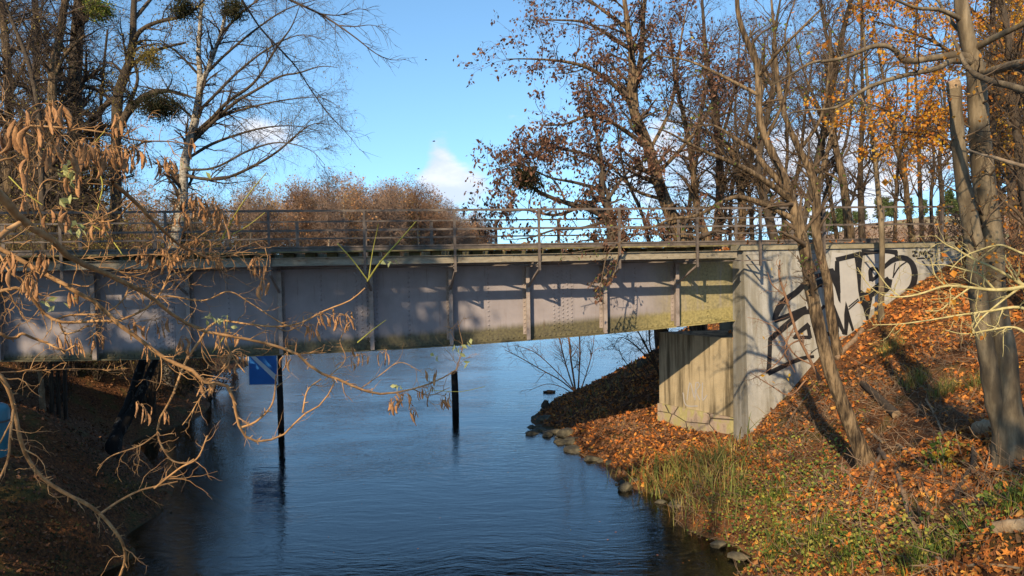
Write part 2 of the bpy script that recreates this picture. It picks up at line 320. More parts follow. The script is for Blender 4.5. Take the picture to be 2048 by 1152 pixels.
def onG(px, py, y0=5.0, y1=60.0):
    d = ray(px, py); Y = np.arange(y0, y1, .04); Q = EYE[None]+d[None]*(Y/d[1])[:, None]
    h = gz(Q[:, 0], Q[:, 1]); k = np.argmax(Q[:, 2] <= h); return np.array([Q[k, 0], Q[k, 1], h[k]])
def axis(lo, hi, st, far):
    a = list(np.arange(lo, hi+1e-6, st)); q = st; v = hi
    while v < far: q *= 1.22; v += q; a.append(v)
    q = st; v = lo; b = []
    while v > -far: q *= 1.22; v -= q; b.append(v)
    return np.array(b[::-1]+a)
gx, gy = axis(-16, 18, .2, 2500), axis(5, 34, .2, 2500)
GX, GY = np.meshgrid(gx, gy); GZ = gz(GX, GY)
nx, ny = len(gx), len(gy); ii = np.arange(nx*ny).reshape(ny, nx)
def ground_mat():
    m, t = newmat('ground_soil'); tc = t.n('TexCoord').outputs['Object']; sx = t.n('SeparateXYZ'); t.set(sx.inputs[0], tc)
    n1 = t.noise(tc, 1.1, 6, .6); n2 = t.noise(tc, 16, 6, .7); n3 = t.noise(tc, .06, 5, .6)
    c = t.ramp(n2, [(.28, (.018, .012, .008)), (.45, (.075, .034, .014)), (.6, (.17, .068, .022)), (.75, (.28, .125, .04))])
    c = t.mix(t.math('MULTIPLY', t.step(n1, .5, .66), .6), c, c4((.07, .075, .02)))
    fld = t.ramp(n3, [(.35, (.24, .15, .09)), (.5, (.33, .22, .13)), (.65, (.20, .20, .08))])
    c = t.mix(t.step(sx.outputs[1], 44, 70), c, fld)
    hz = t.math('SUBTRACT', sx.outputs[2], WL); wet = t.math('SUBTRACT', 1.0, t.step(hz, -.05, .08))
    c = t.mix(wet, c, t.mix(t.step(n1, .4, .6), c4((.10, .065, .03)), c4((.045, .04, .022))))
    c = t.mix(t.math('SUBTRACT', 1.0, t.step(hz, -1.2, -.5)), c, c4((.013, .042, .085)))  # deep bed tinted blue to stand for light scattered in the water
    finish(t, c, .95, n2, .8, .05); return m
ground = tag(mk('ground', np.stack([GX, GY, GZ], -1), np.stack([ii[:-1, :-1], ii[:-1, 1:], ii[1:, 1:], ii[1:, :-1]], -1).reshape(-1, 4), ground_mat(), smooth=True), kind='structure')
def water_mat():
    m, t = newmat('water_surface'); tc = t.n('TexCoord').outputs['Object']
    dn = t.noise(tc, .35, 2); dv = t.n('VectorMath', operation='ADD'); t.set(dv.inputs[0], tc)
    cm = t.n('CombineXYZ'); t.set(cm.inputs[1], t.math('MULTIPLY', dn, 1.2)); t.set(dv.inputs[1], cm.outputs[0])
    a = t.noise(t.mapping(dv.outputs[0], (.9, 3.4, 1), (0, 0, R_(6))), 1.0, 3, .5); b = t.noise(t.mapping(dv.outputs[0], (3.4, 12, 1), (0, 0, R_(-5))), 1.0, 3, .55)
    calm = t.step(t.noise(t.mapping(tc, (.25, .6, 1)), .5, 2), .3, .7)
    h = t.math('ADD', t.math('MULTIPLY', a, .010), t.math('MULTIPLY', t.math('MULTIPLY', b, .0075), t.math('ADD', .5, calm)))
    bp = t.n('Bump'); t.set(bp.inputs['Height'], h); bp.inputs['Strength'].default_value = 1; bp.inputs['Distance'].default_value = 1
    g = t.n('BsdfGlossy'); g.inputs['Roughness'].default_value = .015; t.set(g.inputs['Normal'], bp.outputs[0]); g.inputs['Color'].default_value = (1, 1, 1, 1)
    tr = t.n('BsdfTransparent'); tr.inputs[0].default_value = (.62, .62, .48, 1)
    fr = t.n('Fresnel'); fr.inputs[0].default_value = 1.56; t.set(fr.inputs['Normal'], bp.outputs[0])
    mx = t.n('MixShader'); t.set(mx.inputs[0], fr.outputs[0]); t.set(mx.inputs[1], tr.outputs[0]); t.set(mx.inputs[2], g.outputs[0])
    o = t.n('OutputMaterial'); t.set(o.inputs[0], mx.outputs[0]); return m
tag(mk('water', [(-900, -60, WL), (900, -60, WL), (900, 1200, WL), (-900, 1200, WL)], [[0, 1, 2, 3]], water_mat()), kind='structure')
# ------------------------------------------------------------------ sky with clouds
t = NT(W.node_tree)
sky = t.n('TexSky', sky_type='NISHITA', sun_disc=False); sky.sun_elevation = EL; sky.sun_rotation = math.atan2(-sd[0], -sd[1]); sky.air_density = 1.15; sky.dust_density = .3; sky.ozone_density = 2.2; sky.altitude = 0
gd = t.n('TexCoord').outputs['Generated']
lift = t.n('VectorMath', operation='ADD'); t.set(lift.inputs[0], gd); lift.inputs[1].default_value = (0, 0, .14)
t.set(sky.inputs[0], lift.outputs[0]); sx = t.n('SeparateXYZ'); t.set(sx.inputs[0], gd)
n1 = t.noise(t.mapping(gd, (1, 1, 2.1), (0, 0, 0), (3.1, .7, 0)), 9, 7, .55); n2 = t.noise(t.mapping(gd, (1, 1, 2.1)), 2.3, 3)
lowb = t.math('SUBTRACT', 1.0, t.step(sx.outputs[2], .02, .20)); az = t.step(sx.outputs[0], -.28, .22)
thr = t.math('ADD', .74, t.math('MULTIPLY', t.math('MULTIPLY', lowb, t.math('ADD', .45, t.math('MULTIPLY', az, .6))), -.26))
blob = 0.0
for px, py, rad, am in ((872, 365, .05, .36), (935, 388, .06, .36), (878, 292, .042, .27), (800, 298, .035, .18), (540, 300, .07, .26), (700, 330, .05, .10), (1050, 300, .10, .18), (1250, 330, .16, .20), (1500, 360, .2, .26), (1750, 380, .2, .24), (330, 250, .09, .2)):
    dd = ray(px, py); dd = dd/np.linalg.norm(dd); vd = t.n('VectorMath', operation='DISTANCE'); t.set(vd.inputs[0], gd); vd.inputs[1].default_value = [float(q) for q in dd]
    blob = t.math('ADD', blob, t.math('MULTIPLY', t.math('SUBTRACT', 1.0, t.step(vd.outputs['Value'], rad*.1, rad)), am))
thr = t.math('SUBTRACT', .67, blob)
cl = t.step(t.math('ADD', t.math('MULTIPLY', n1, .8), t.math('MULTIPLY', n2, .2)), thr, t.math('ADD', thr, .2))
ccol = t.mix(t.step(n1, .45, .68), c4((4.0, 4.3, 5.1)), c4((5.6, 5.5, 5.7)))
tint = t.mix(1.0, sky.outputs[0], c4((.90, 1.14, 1.20)), 'MULTIPLY')
bg = t.n('Background'); t.set(bg.inputs[0], t.mix(t.math('MULTIPLY', cl, .85), tint, ccol)); bg.inputs[1].default_value = .125
o = t.n('OutputWorld'); t.set(o.inputs[0], bg.outputs[0])
# ------------------------------------------------------------------ bridge
BA = R_(9.8); bu = np.array([math.cos(BA), math.sin(BA), 0]); bm = np.array([-math.sin(BA), math.cos(BA), 0]); zz = np.array([0, 0, 1.0])
A0 = P(910, 517, 19.0); A0[2] = 0
def B(s, e, z): return A0+bu*s+bm*e+zz*z
def hit(px, py, e):
    d = ray(px, py); k = (e-(EYE-A0)@bm)/(d@bm); return EYE+d*k
def S(px, e, py=520): return float((hit(px, py, e)-A0)@bu)
def Zb(px, py, e): return float(hit(px, py, e)[2])
EW = 1.4; sA = -17.0; sE = S(1471, EW, 570)
zt = 5.36                                     # top of the girder
qs = [(1468, 638), (1340, 651), (1218, 666), (1024, 681), (830, 691), (560, 706), (365, 714)]
zq = np.polyfit([S(a, EW, b) for a, b in qs], [Zb(a, b, EW) for a, b in qs], 2)
zbot = lambda s: float(np.polyval(zq, max(s, -11)))
ZB0 = zbot(-11)
bridge = thing('railway_bridge', 'grey riveted steel girder railway bridge with open handrails crossing the channel', 'bridge', B(-4, 3, 0))
RV = ([[0, 0, 1], [1, 0, .35], [.31, .95, .35], [-.81, .59, .35], [-.81, -.59, .35], [.31, -.95, .35]], [[[0, 1+i, 1+(i+1) % 5] for i in range(5)]])
def girder(e, face, name, detail, label=None):
    mb = MB(); ss = np.linspace(sA, sE, 60)
    for a, b in zip(ss[:-1], ss[1:]):
        za, zb_ = zbot(a), zbot(b)
        mb.hexa([B(a, e, za), B(b, e, zb_), B(b, e+.014, zb_), B(a, e+.014, za), B(a, e, zt), B(b, e, zt), B(b, e+.014, zt), B(a, e+.014, zt)])
        mb.hexa([B(a, e-.17, za-.035), B(b, e-.17, zb_-.035), B(b, e+.18, zb_-.035), B(a, e+.18, za-.035)]+[B(a, e-.17, za-.003), B(b, e-.17, zb_-.003), B(b, e+.18, zb_-.003), B(a, e+.18, za-.003)])
        mb.hexa([B(a, e-.016, za), B(b, e-.016, zb_), B(b, e-.003, zb_), B(a, e-.003, za)]+[B(a, e-.016, za+.125), B(b, e-.016, zb_+.125), B(b, e-.003, zb_+.125), B(a, e-.003, za+.125)])
    L = sE-sA
    mb.box(B(sA, e-.016, zt-.13), bu*L, bm*.013, zz*.125); mb.box(B(sA, e-.2, zt+.003), bu*L, bm*.41, zz*.03)
    if detail:
        rp = []
        for s in np.arange(-10.8, sE-.05, .145): rp += [(s, e-.018, zbot(s)+.062)]
        for px in range_mid:
            s = S(px, e); mb.box(B(s-.004, e-.004, zbot(s)+.13), bu*.008, bm*.003, zz*(zt-.27-zbot(s)))
            for z in np.arange(zbot(s)+.2, zt-.15, .125): rp.append((s, e-.001, z))
        for px0, px1 in splice:
            a, b = S(px0, e), S(px1, e); zl = max(zbot(a), zbot(b))+.13
            mb.box(B(a, e-.015, zl), bu*(b-a), bm*.012, zz*(zt-.14-zl))
            for q, s in enumerate(np.linspace(a+.06, b-.06, 5)):
                for z in np.arange(zl+.06+(q % 2)*.05, zt-.2, .105): rp.append((s, e-.017, z))
        rp = np.array(rp); pos = np.array([B(*r) for r in rp]); n = len(pos)
        V, Fc = scatter(*RV, pos, np.repeat(bu[None], n, 0), np.repeat(zz[None], n, 0), np.repeat(-bm[None], n, 0), np.tile([[.032, .032, .024]], (n, 1)))
        mb.add(V, *Fc)
    # the girder's own origin sits at mid-span on the water line of its lower flange, x along the span
    V = np.concatenate(mb.V)-B(0, e, ZB0); loc = np.stack([V@bu, V@bm, V[:, 2]], 1)
    o = mk(name, loc, [np.concatenate(v) for v in mb.F.values()], g_mat)
    o.parent = bridge; o.location = [float(q) for q in B(0, e, ZB0)-np.array(bridge.location)]; o.rotation_euler = (0, 0, BA)
    if label: o['label'] = label
range_mid = [455, 640, 816, 975, 1270, 1414]; splice = [(1102, 1146), (706, 757), (300, 345)]
girder(EW, -1, 'girder', True)
girder(EW+2.7, 1, 'girder', False)
for px in (-180, 0, 190, 378, 560, 741, 898, 1051, 1204, 1347):
    s = S(px, EW); mb = MB(); z0 = zbot(s)+.005
    mb.box(B(s-.008, EW-.27, z0), bu*.014, bm*.25, zz*(zt-.01-z0))                    # outstanding plate
    for sg in (-1, 1):
        mb.box(B(s+(.008 if sg > 0 else -.098), EW-.014, z0+.125), bu*.09, bm*.012, zz*(zt-.26-z0))
        pos = np.array([B(s+sg*.055, EW-.015, z) for z in np.arange(z0+.2, zt-.2, .115)]); n = len(pos)
        V, Fc = scatter(*RV, pos, np.repeat(bu[None], n, 0), np.repeat(zz[None], n, 0), np.repeat(-bm[None], n, 0), np.tile([[.028, .028, .022]], (n, 1))); mb.add(V, *Fc)
    mb.box(B(s-.05, EW-.285, z0), bu*.1, bm*.012, zz*(zt-.01-z0))
    mb.build('stiffener', g_mat if False else stiff_mat, bridge)
# edge beam, sleepers, walkway, outriggers
sC = S(1474, 0, 510); zb0, zb1 = 5.5-.11, 5.5+.085
mb = MB(); mb.box(B(sA, -.005, zb0), bu*(sC-sA), bm*.012, zz*(zb1-zb0))
mb.box(B(sA, -.07, zb0), bu*(sC-sA), bm*.062, zz*.012); mb.box(B(sA, -.07, zb1-.012), bu*(sC-sA), bm*.062, zz*.012)
for s in (S(1015, 0), S(600, 0), S(1290, 0)): mb.box(B(s-.15, -.018, zb0+.02), bu*.3, bm*.01, zz*(zb1-zb0-.04))
mb.build('edge_beam', rust_mat, bridge)
mb = MB(); mb.box(B(sA, 6.2, zb0), bu*(sC-sA+2), bm*.012, zz*(zb1-zb0)); mb.build('edge_beam', rust_mat, bridge)
for i, s in enumerate(np.arange(-12.5, sC-.2, .52)):
    mb = MB(); j = rng.normal()*.02
    mb.box(B(s+j, .55+rng.uniform(0, .08), 5.545), bu*.25, bm*4.9, zz*(.145+rng.normal()*.004)); mb.build('sleeper', wood_mat, bridge)
mb = MB(); mb.box(B(sA, 5.3, 5.738), bu*(sC-sA), bm*.07, zz*.05); mb.build('walkway_angle', rail_mat, bridge)
mb = MB(); mb.box(B(sA, .03, 5.700), bu*(sC-sA), bm*1.3, zz*.035); mb.build('walkway_board', wood_mat, bridge)
for e in (2.02, 3.5):
    mb = MB(); mb.box(B(sA, e-.07, 5.738), bu*(sC-sA+6), bm*.14, zz*.02); mb.box(B(sA, e-.01, 5.758), bu*(sC-sA+6), bm*.02, zz*.09); mb.box(B(sA, e-.035, 5.848), bu*(sC-sA+6), bm*.07, zz*.04)
    mb.build('rail', rail_mat, bridge)
def bay_posts(pxs, e, zlo, zhi, w):
    return [(S(px, e), zlo, zhi) for px in pxs]
zr = Zb(910, 416, 0); zm = Zb(910, 458, 0)
near_px = [-100, 125, 335, 540, 730, 910, 1078, 1238, 1393, 1519, 1646, 1763, 1881]
sts = [-180, 190, 378, 560, 741, 898, 1051, 1204, 1347]
railing = MB(); sR = S(1905, 0, 410)
railing.box(B(sA, -.035, zr-.03), bu*(sR-sA), bm*.06, zz*.008); railing.box(B(sA, -.035, zr-.03), bu*(sR-sA), bm*.008, zz*-.045)
railing.box(B(sA, -.02, zm-.025), bu*(sR-sA), bm*.01, zz*.05)
rl = railing.build('railing', rail_mat, bridge)
for px in near_px:
    s = S(px, 0); mb = MB(); lo = 5.17 if px < 1640 else 5.22
    mb.box(B(s-.03, -.085, lo), bu*.06, bm*.009, zz*(zr-.03-lo)); mb.box(B(s-.03, -.076, lo), bu*.009, bm*.055, zz*(zr-.032-lo))
    mb.build('post', rail_mat, rl)
for px, qx in zip([335, 540, 730, 910, 1078, 1238, 1393], [378, 560, 741, 898, 1051, 1204, 1347]):
    s, q = S(px, 0), S(qx, EW); mb = MB(); d = B(q, EW-.27, 0)-B(s, 0, 0)
    for o in (-.04, .04):
        mb.bar(B(s, -.02, 5.345)+bu*o, B(q, EW-.27, 5.345)+bu*o, .012, .05); mb.bar(B(s, -.02, 5.27)+bu*o, B(q, EW-.27, 5.27)+bu*o, .012, .03)
    for k in range(5):
        a, b = k/5, (k+1)/5; z0, z1 = (5.28, 5.34) if k % 2 else (5.34, 5.28)
        mb.bar(B(s, -.02, z0)*1.0+d*a, B(s, -.02, z1)+d*b, .1, .01)
    mb.bar(B(s, -.03, 5.2), B(q, EW-.27, 4.72), .05, .05)
    mb.build('outrigger', stiff_mat, bridge)
    mb = MB(); mb.bar(B(q, EW-.2, 5.31), B(S(px, 0)+2.15, .02, 5.31), .05, .03); mb.build('plan_brace', rail_mat, bridge)
for px, e1 in ((1519, .74), (1646, .74), (1763, .74), (1881, .74)):
    s = S(px, 0); mb = MB(); mb.bar(B(s, -.08, 5.20), B(s+.0, e1, 5.20), .05, .012); mb.bar(B(s, -.08, 5.46), B(s, e1, 5.46), .05, .012); mb.build('wall_bracket', rail_mat, bridge)
# far handrail
zfr, zfm, zfl = Zb(990, 440, 6.2), Zb(990, 458.6, 6.2), Zb(990, 472.6, 6.2); mb = MB(); sF = S(1655, 6.2, 440)
for z in (zfr, zfl): mb.box(B(sA-6, 6.18, z-.025), bu*(sF-sA+6), bm*.03, zz*.05)
mb.bar(B(sF-.01, 6.195, zfr), B(sF+.13, 6.195, zfr-.12), .04, .04); mb.bar(B(sF+.13, 6.195, zfr-.12), B(sF-.01, 6.195, zfl), .04, .04)
fl = mb.build('railing', rail_mat, bridge)
for k in range(-9, 8):
    s = S(993, 6.2)+2.12*k
    if s < sF: mb = MB(); mb.box(B(s-.05, 6.2, 5.2), bu*.1, bm*.03, zz*(zfr-5.2)); mb.build('post', rail_mat, fl)
for px in (335, 540, 730, 910, 1078, 1238, 1393):
    s = S(px, 0)+.5; mb = MB()
    mb.bar(B(s, EW+.02, 5.2), B(s, EW+2.69, 5.2), .1, .2); mb.bar(B(s, EW+.02, 3.6), B(s, EW+2.69, 5.1), .08, .08); mb.bar(B(s, EW+2.72, 5.3), B(s, 6.2, 5.3), .06, .08); mb.build('cross_frame', rail_mat, bridge)
# ------------------------------------------------------------------ abutment
eW = .75; s0 = S(1487, eW, 560); abut = thing('bridge_abutment', 'pale concrete bridge abutment with black graffiti, half buried in the leafy bank', 'abutment', B(s0, 2, 0))
zc = 5.585; bat = .055                                            # the face leans out .055 m per metre of drop
def wf(s, z, off=0.0): return B(s, eW-bat*(zc-z)-off, z)
sw1 = S(1925, eW, 520)
mb = MB(); ss = np.linspace(s0, sw1, 30); zs = np.linspace(-.6, zc, 14)
V = [wf(s, z) for z in zs for s in ss]; nS = len(ss); idx = np.arange(len(V)).reshape(len(zs), nS)
mb.add(V, np.stack([idx[:-1, :-1], idx[:-1, 1:], idx[1:, 1:], idx[1:, :-1]], -1).reshape(-1, 4))
e2 = EW-.03
for a, b in zip(zs[:-1], zs[1:]): mb.add([wf(s0, a), wf(s0, b), B(s0-.02, e2, b), B(s0-.02, e2, a)], [[0, 1, 2, 3]])
mb.add([wf(s0, zc), wf(sw1, zc), B(sw1, 1.5, zc), B(s0, 1.5, zc)], [[0, 1, 2, 3]])
mb.build('wing_wall', wing_mat, abut)
mb = MB(); mb.box(B(s0-.1, eW-.06, zc+.003), bu*(sw1-s0-.2), bm*.62, zz*.155); mb.build('coping', cope_mat, abut)
# breast wall under the girder end
pn, pf = hit(1479, 800, EW-.02), P(1318, 720, 24.3); pn[2] = pf[2] = 0; zs_ = 3.06
dv = (pf-pn)/np.linalg.norm(pf-pn); pf2 = pf
def quadwall(mb, a, b, z0, z1, n=10, nz=8):
    V = [a+(b-a)*i/n+zz*(z0+(z1-z0)*j/nz) for j in range(nz+1) for i in range(n+1)]; idx = np.arange(len(V)).reshape(nz+1, n+1)
    mb.add(V, np.stack([idx[:-1, :-1], idx[:-1, 1:], idx[1:, 1:], idx[1:, :-1]], -1).reshape(-1, 4))
mb = MB(); quadwall(mb, pf, pn, .78, zs_); quadwall(mb, pf+bu*3, pf, -.5, zs_)
mb.add([pf+zz*zs_, pn+zz*zs_, pn+bu*3+zz*zs_, pf+bu*3+zz*zs_], [[0, 1, 2, 3]]); mb.build('breast_wall', conc_mat, abut)
o_ = np.cross(dv, zz); o_ = o_ if o_@bu < 0 else -o_
mb = MB(); a, b = pf+o_*.09-dv*0, pn+o_*.09
mb.hexa([b-zz*.6, a-zz*.6, a+bu*.3-zz*.6, b+bu*.3-zz*.6, b+zz*.80, a+zz*.80, a+bu*.3+zz*.80, b+bu*.3+zz*.80]); mb.build('base_course', gran_mat, abut)
mb = MB(); bw = 1.25; quadwall(mb, B(s0+bw, 5.0, 0), B(s0+bw, EW-.02, 0), 3.0, 5.6); mb.add([B(s0+bw, .9, 5.6), B(s0+14, .9, 5.6), B(s0+14, 5.2, 5.6), B(s0+bw, 5.2, 5.6)], [[0, 1, 2, 3]]); mb.add([B(s0+bw, 5.0, 0), B(s0+14, 5.2, 0), B(s0+14, 5.2, 5.6), B(s0+bw, 5.0, 5.6)], [[0, 1, 2, 3]])
mb.build('backwall', conc_mat, abut)
mb = MB(); c = pn+bu*.35+bm*.3; mb.box(c+zz*(zs_+.003), bu*.9, bm*.5, zz*.22); mb.box(c+bu*.3+bm*.05+zz*(zs_+.226), bu*.55, bm*.5, zz*.2); mb.build('bearing_block', conc_mat, abut)
# graffiti strokes lie on the wing wall's face
Nw = -bm*1.0+zz*bat; Nw = Nw/np.linalg.norm(Nw)
def wall_pt(px, py, off):
    p0 = wf(s0, zc); d = ray(px, py); return EYE+d*(((p0-EYE)@Nw)/(d@Nw))+Nw*off
gk = [0]
def z1(x, y): return (1440+x/2.618, 460+y/2.618)
def stroke(mb, s, w, conv=z1):
    p = np.array([[float(q) for q in a.split(',')] for a in s.split()]); p = resample(p, max(4, 5*len(p)))
    d = np.gradient(p, axis=0); d = norm(d); nrm = np.stack([-d[:, 1], d[:, 0]], 1); w = np.interp(np.linspace(0, 1, len(p)), np.linspace(0, 1, len(w)), w) if isinstance(w, list) else np.full(len(p), w); w = w*(1.25 if gk[0] < 40 else 1)
    gk[0] += 1; off = .005+gk[0]*.0005
    V = []
    for q, n_, ww in zip(p, nrm, w): V += [wall_pt(*conv(*(q+n_*ww/2)), off), wall_pt(*conv(*(q-n_*ww/2)), off)]
    mb.add(V, [[2*i, 2*i+1, 2*i+3, 2*i+2] for i in range(len(p)-1)])
def poly(mb, s, conv=z1):
    gk[0] += 1; off = .005+gk[0]*.0005; p = [[float(q) for q in a.split(',')] for a in s.split()]
    mb.add([wall_pt(*conv(*q), off) for q in p], [list(range(len(p)))])
mb = MB(); poly(mb, '585,115 720,130 735,470 640,560 600,520 560,330'); poly(mb, '760,110 930,120 1010,190 990,300 790,420 745,330'); pm = mb.build('graffiti_fill', pale_mat, abut)
mb = MB()
for s, w in [('545,228 470,258 400,325 335,372 300,425 284,474', [16, 22, 24, 26, 30, 20]), ('284,474 335,458 400,430 452,405', [22, 22, 20, 14]), ('536,268 480,292 440,312', [26, 26, 20]), ('528,262 526,300', 14),
             ('548,396 510,425 440,430 400,455 345,500 262,572', [12, 18, 24, 26, 26, 20]), ('262,565 259,650 254,752', [18, 18, 22]), ('250,752 300,728 380,690 440,670 492,662', [20, 20, 18, 18, 12]),
             ('382,566 420,530 466,494', [10, 18, 22]), ('460,505 472,566', 16), ('474,563 430,562 384,566', [14, 14, 8]),
             ('622,330 613,240 612,162', [14, 22, 18]), ('606,156 650,146 738,124', [20, 20, 22]), ('740,118 800,116 870,112 925,118', [26, 16, 16, 22]), ('918,112 924,148', [20, 8]),
             ('548,546 585,540 618,530', 18), ('612,535 605,480 590,420', [16, 20, 14]), ('765,350 830,300 886,258', [34, 34, 30]), ('886,256 876,300 846,336', [26, 26, 16]),
             ('790,268 788,208 826,206', [18, 18, 14]), ('828,206 826,236 790,266', [12, 14, 14]), ('846,206 900,160 955,146 1000,172 1018,230 1008,290 985,326', [14, 20, 24, 22, 26, 26, 34]),
             ('672,416 726,368', 5), ('672,402 722,360', 5), ('902,250 935,196 975,166', [5, 6, 5]), ('905,250 912,190 916,172', 5), ('640,545 660,520', 10)]: stroke(mb, s, w)
for s in ['562,203 590,200 604,225 614,300 628,300 629,384 618,368 600,300 582,262', '700,128 748,112 738,200 734,330 745,400 735,385 722,320 712,210', '724,305 762,332 800,336 775,470 764,470 745,400', '583,378 592,378 612,430 640,500 657,548 640,542 612,490 592,430', '656,372 666,400 682,460 700,522 690,530 672,480 664,548 648,548 648,440']: poly(mb, s)
mb.build('graffiti_tag', black_mat, abut)
mb = MB()
for s in ['1004,113 1030,112', '1030,112 1006,136', '1006,136 1032,136', '1040,138 1046,111', '1046,111 1058,128', '1058,128 1072,110', '1072,110 1077,138', '1112,112 1096,110 1088,116 1092,122 1106,127 1111,133 1102,140 1086,139', '1024,149 1060,147 1097,149']: stroke(mb, s, 6.5)
mb.build('graffiti_letters', black_mat, abut)
mb = MB()
def onbreast(px, py, off=.004):
    d = ray(px, py); n = o_; k = ((pn+n*off-EYE)@n)/(d@n); return EYE+d*k
def bstroke(s, w):
    p = np.array([[float(q) for q in a.split(',')] for a in s.split()]); p = resample(p, 3*len(p)); d = norm(np.gradient(p, axis=0)); n_ = np.stack([-d[:, 1], d[:, 0]], 1)
    gk[0] += 1; V = []
    for q, m_ in zip(p, n_): V += [onbreast(*(q+m_*w/2), .004+gk[0]*.0003), onbreast(*(q-m_*w/2), .004+gk[0]*.0003)]
    mb.add(V, [[2*i, 2*i+1, 2*i+3, 2*i+2] for i in range(len(p)-1)])
for s in ['1374,800 1380,765 1388,795', '1390,800 1392,765 1400,770 1392,782 1400,800', '1405,765 1405,800 1414,790', '1366,785 1372,810 1396,812']: bstroke(s, 2.2)
mb.build('faded_scribble', nm('faded_blue_paint', [(.3, (.26, .26, .27)), (.7, (.33, .32, .31))], 5), abut)
# ------------------------------------------------------------------ trees
def cat_(parts):       # parts: list of (pts (N,K,3), radii) -> one mesh
    pass
def tube_mesh(name, sets, mat, parent, smooth=True):
    Vs, Qs, n = [], [], 0
    for Pt, R, sides in sets:
        V, Q = tubes(Pt, R, sides); Vs.append(V); Qs.append(Q+n); n += len(V)
    return mk(name, np.concatenate(Vs), np.concatenate(Qs), mat, parent, smooth=smooth)
def leaf_mesh(name, src, n, size, tmpl, mat, parent, seed, hang=.3, t0=.3, spread=.02, wide=1.0, jit=.4):
    g = np.random.default_rng(seed); Pt, R = src; N, K, _ = Pt.shape
    idx = g.integers(0, N, n); f = g.uniform(t0, 1, n)*(K-1)*.9999; i = f.astype(int); fr = (f-i)[:, None]
    p = Pt[idx, i]*(1-fr)+Pt[idx, i+1]*fr+g.normal(size=(n, 3))*spread
    D = norm(g.normal(size=(n, 3))+norm(Pt[idx, i+1]-Pt[idx, i])*.5+np.array([0, 0, -hang*3])); D, Y, Z = frames(n, g, D)
    s = size*g.uniform(1-jit, 1+jit, n); V, Fc = scatter(*tmpl, p, D, Y, Z, np.stack([s, s*wide, s], 1))
    return mk(name, V, Fc, mat, parent)
def rough_tubes(paths, K, amp, g):
    Pt = np.stack([resample(np.concatenate([p, r[:, None]], 1), K) for p, r in paths]); R = Pt[..., 3].copy(); Pt = Pt[..., :3]
    R *= 1+amp*g.normal(size=R.shape); return Pt, R
def tree(name, label, paths, lv, bark, twig, leaf=None, cat='tree', group=None, seed=1, K=26, sides=10, base=None, from_t=0.0, lv0=None, flare=0, limb=None):
    """paths: list of (pts, radii), the first is the trunk; lv: list of spawn() argument dicts, each growing from the one before (and lv0 from the paths)"""
    g = np.random.default_rng(seed); p0 = paths[0][0][0] if base is None else base
    root = thing(name, label, cat, p0, group)
    Pt, R = rough_tubes(paths, K, .035, g)
    if flare: R[0, :4] *= 1+flare*np.array([1, .45, .18, .05])
    if limb is None: tube_mesh('trunk', [(Pt, R, sides)], bark, root)
    else: tube_mesh('trunk', [(Pt[:limb[0]], R[:limb[0]], sides)], bark, root); tube_mesh('limb', [(Pt[limb[0]:], R[limb[0]:], sides)], limb[1], root)
    src = (Pt, R); sets = []; last = None; allp = []
    for q, a in enumerate(lv):
        a = dict(a); frm = a.pop('frm', None); s = a.pop('sides', 3 if q else 5)
        S_ = src if frm is None else allp[frm]
        last = spawn(*S_, seed=seed*31+q, **a); allp.append(last); sets.append((*last, s)); src = last
    if sets: tube_mesh('crown', sets, twig, root)
    for q, lf in enumerate(leaf or []):
        lf = dict(lf); k = lf.pop('lv', -1); nmn = lf.pop('name', 'foliage')
        leaf_mesh(nmn, allp[k], parent=root, seed=seed*7+q, **lf)
    return root, allp
def pp(Y0, Y1, s, jit=0.0, **k): return px_path(Y0, Y1, s, jit=jit, **k)
def up_to_ground(path, drop=None):          # carries a trunk path from its lowest traced point down to the ground
    p, r = path; b = p[0]; z = float(gz(b[0], b[1])); d = p[0]-p[1]; d = d/max(abs(d[2]), .05); h = b[2]-z+.25
    if h <= .05: return path
    foot = b+np.array([d[0]*.35, d[1]*.35, -1])*h
    return np.concatenate([[foot, (foot+b)/2], p]), np.concatenate([[r[0]*1.15, r[0]*1.07], r])
G_R = 'trees along the embankment beyond the bridge'
def mid(n1, L1, n2, L2, n3, L3, w=.16, up=.15, g=0.0, a1=48, t0=.25):
    return [dict(n=n1, L=L1, k=9, ang=a1, t0=t0, wander=w, up=up, grav=g, ratio=.55, rmin=.006), dict(n=n2, L=L2, k=6, ang=45, wander=w+.05, up=.05, grav=g, ratio=.6, rmin=.004), dict(n=n3, L=L3, k=4, ang=42, wander=w+.1, grav=g, ratio=.6, rmin=.0028)]
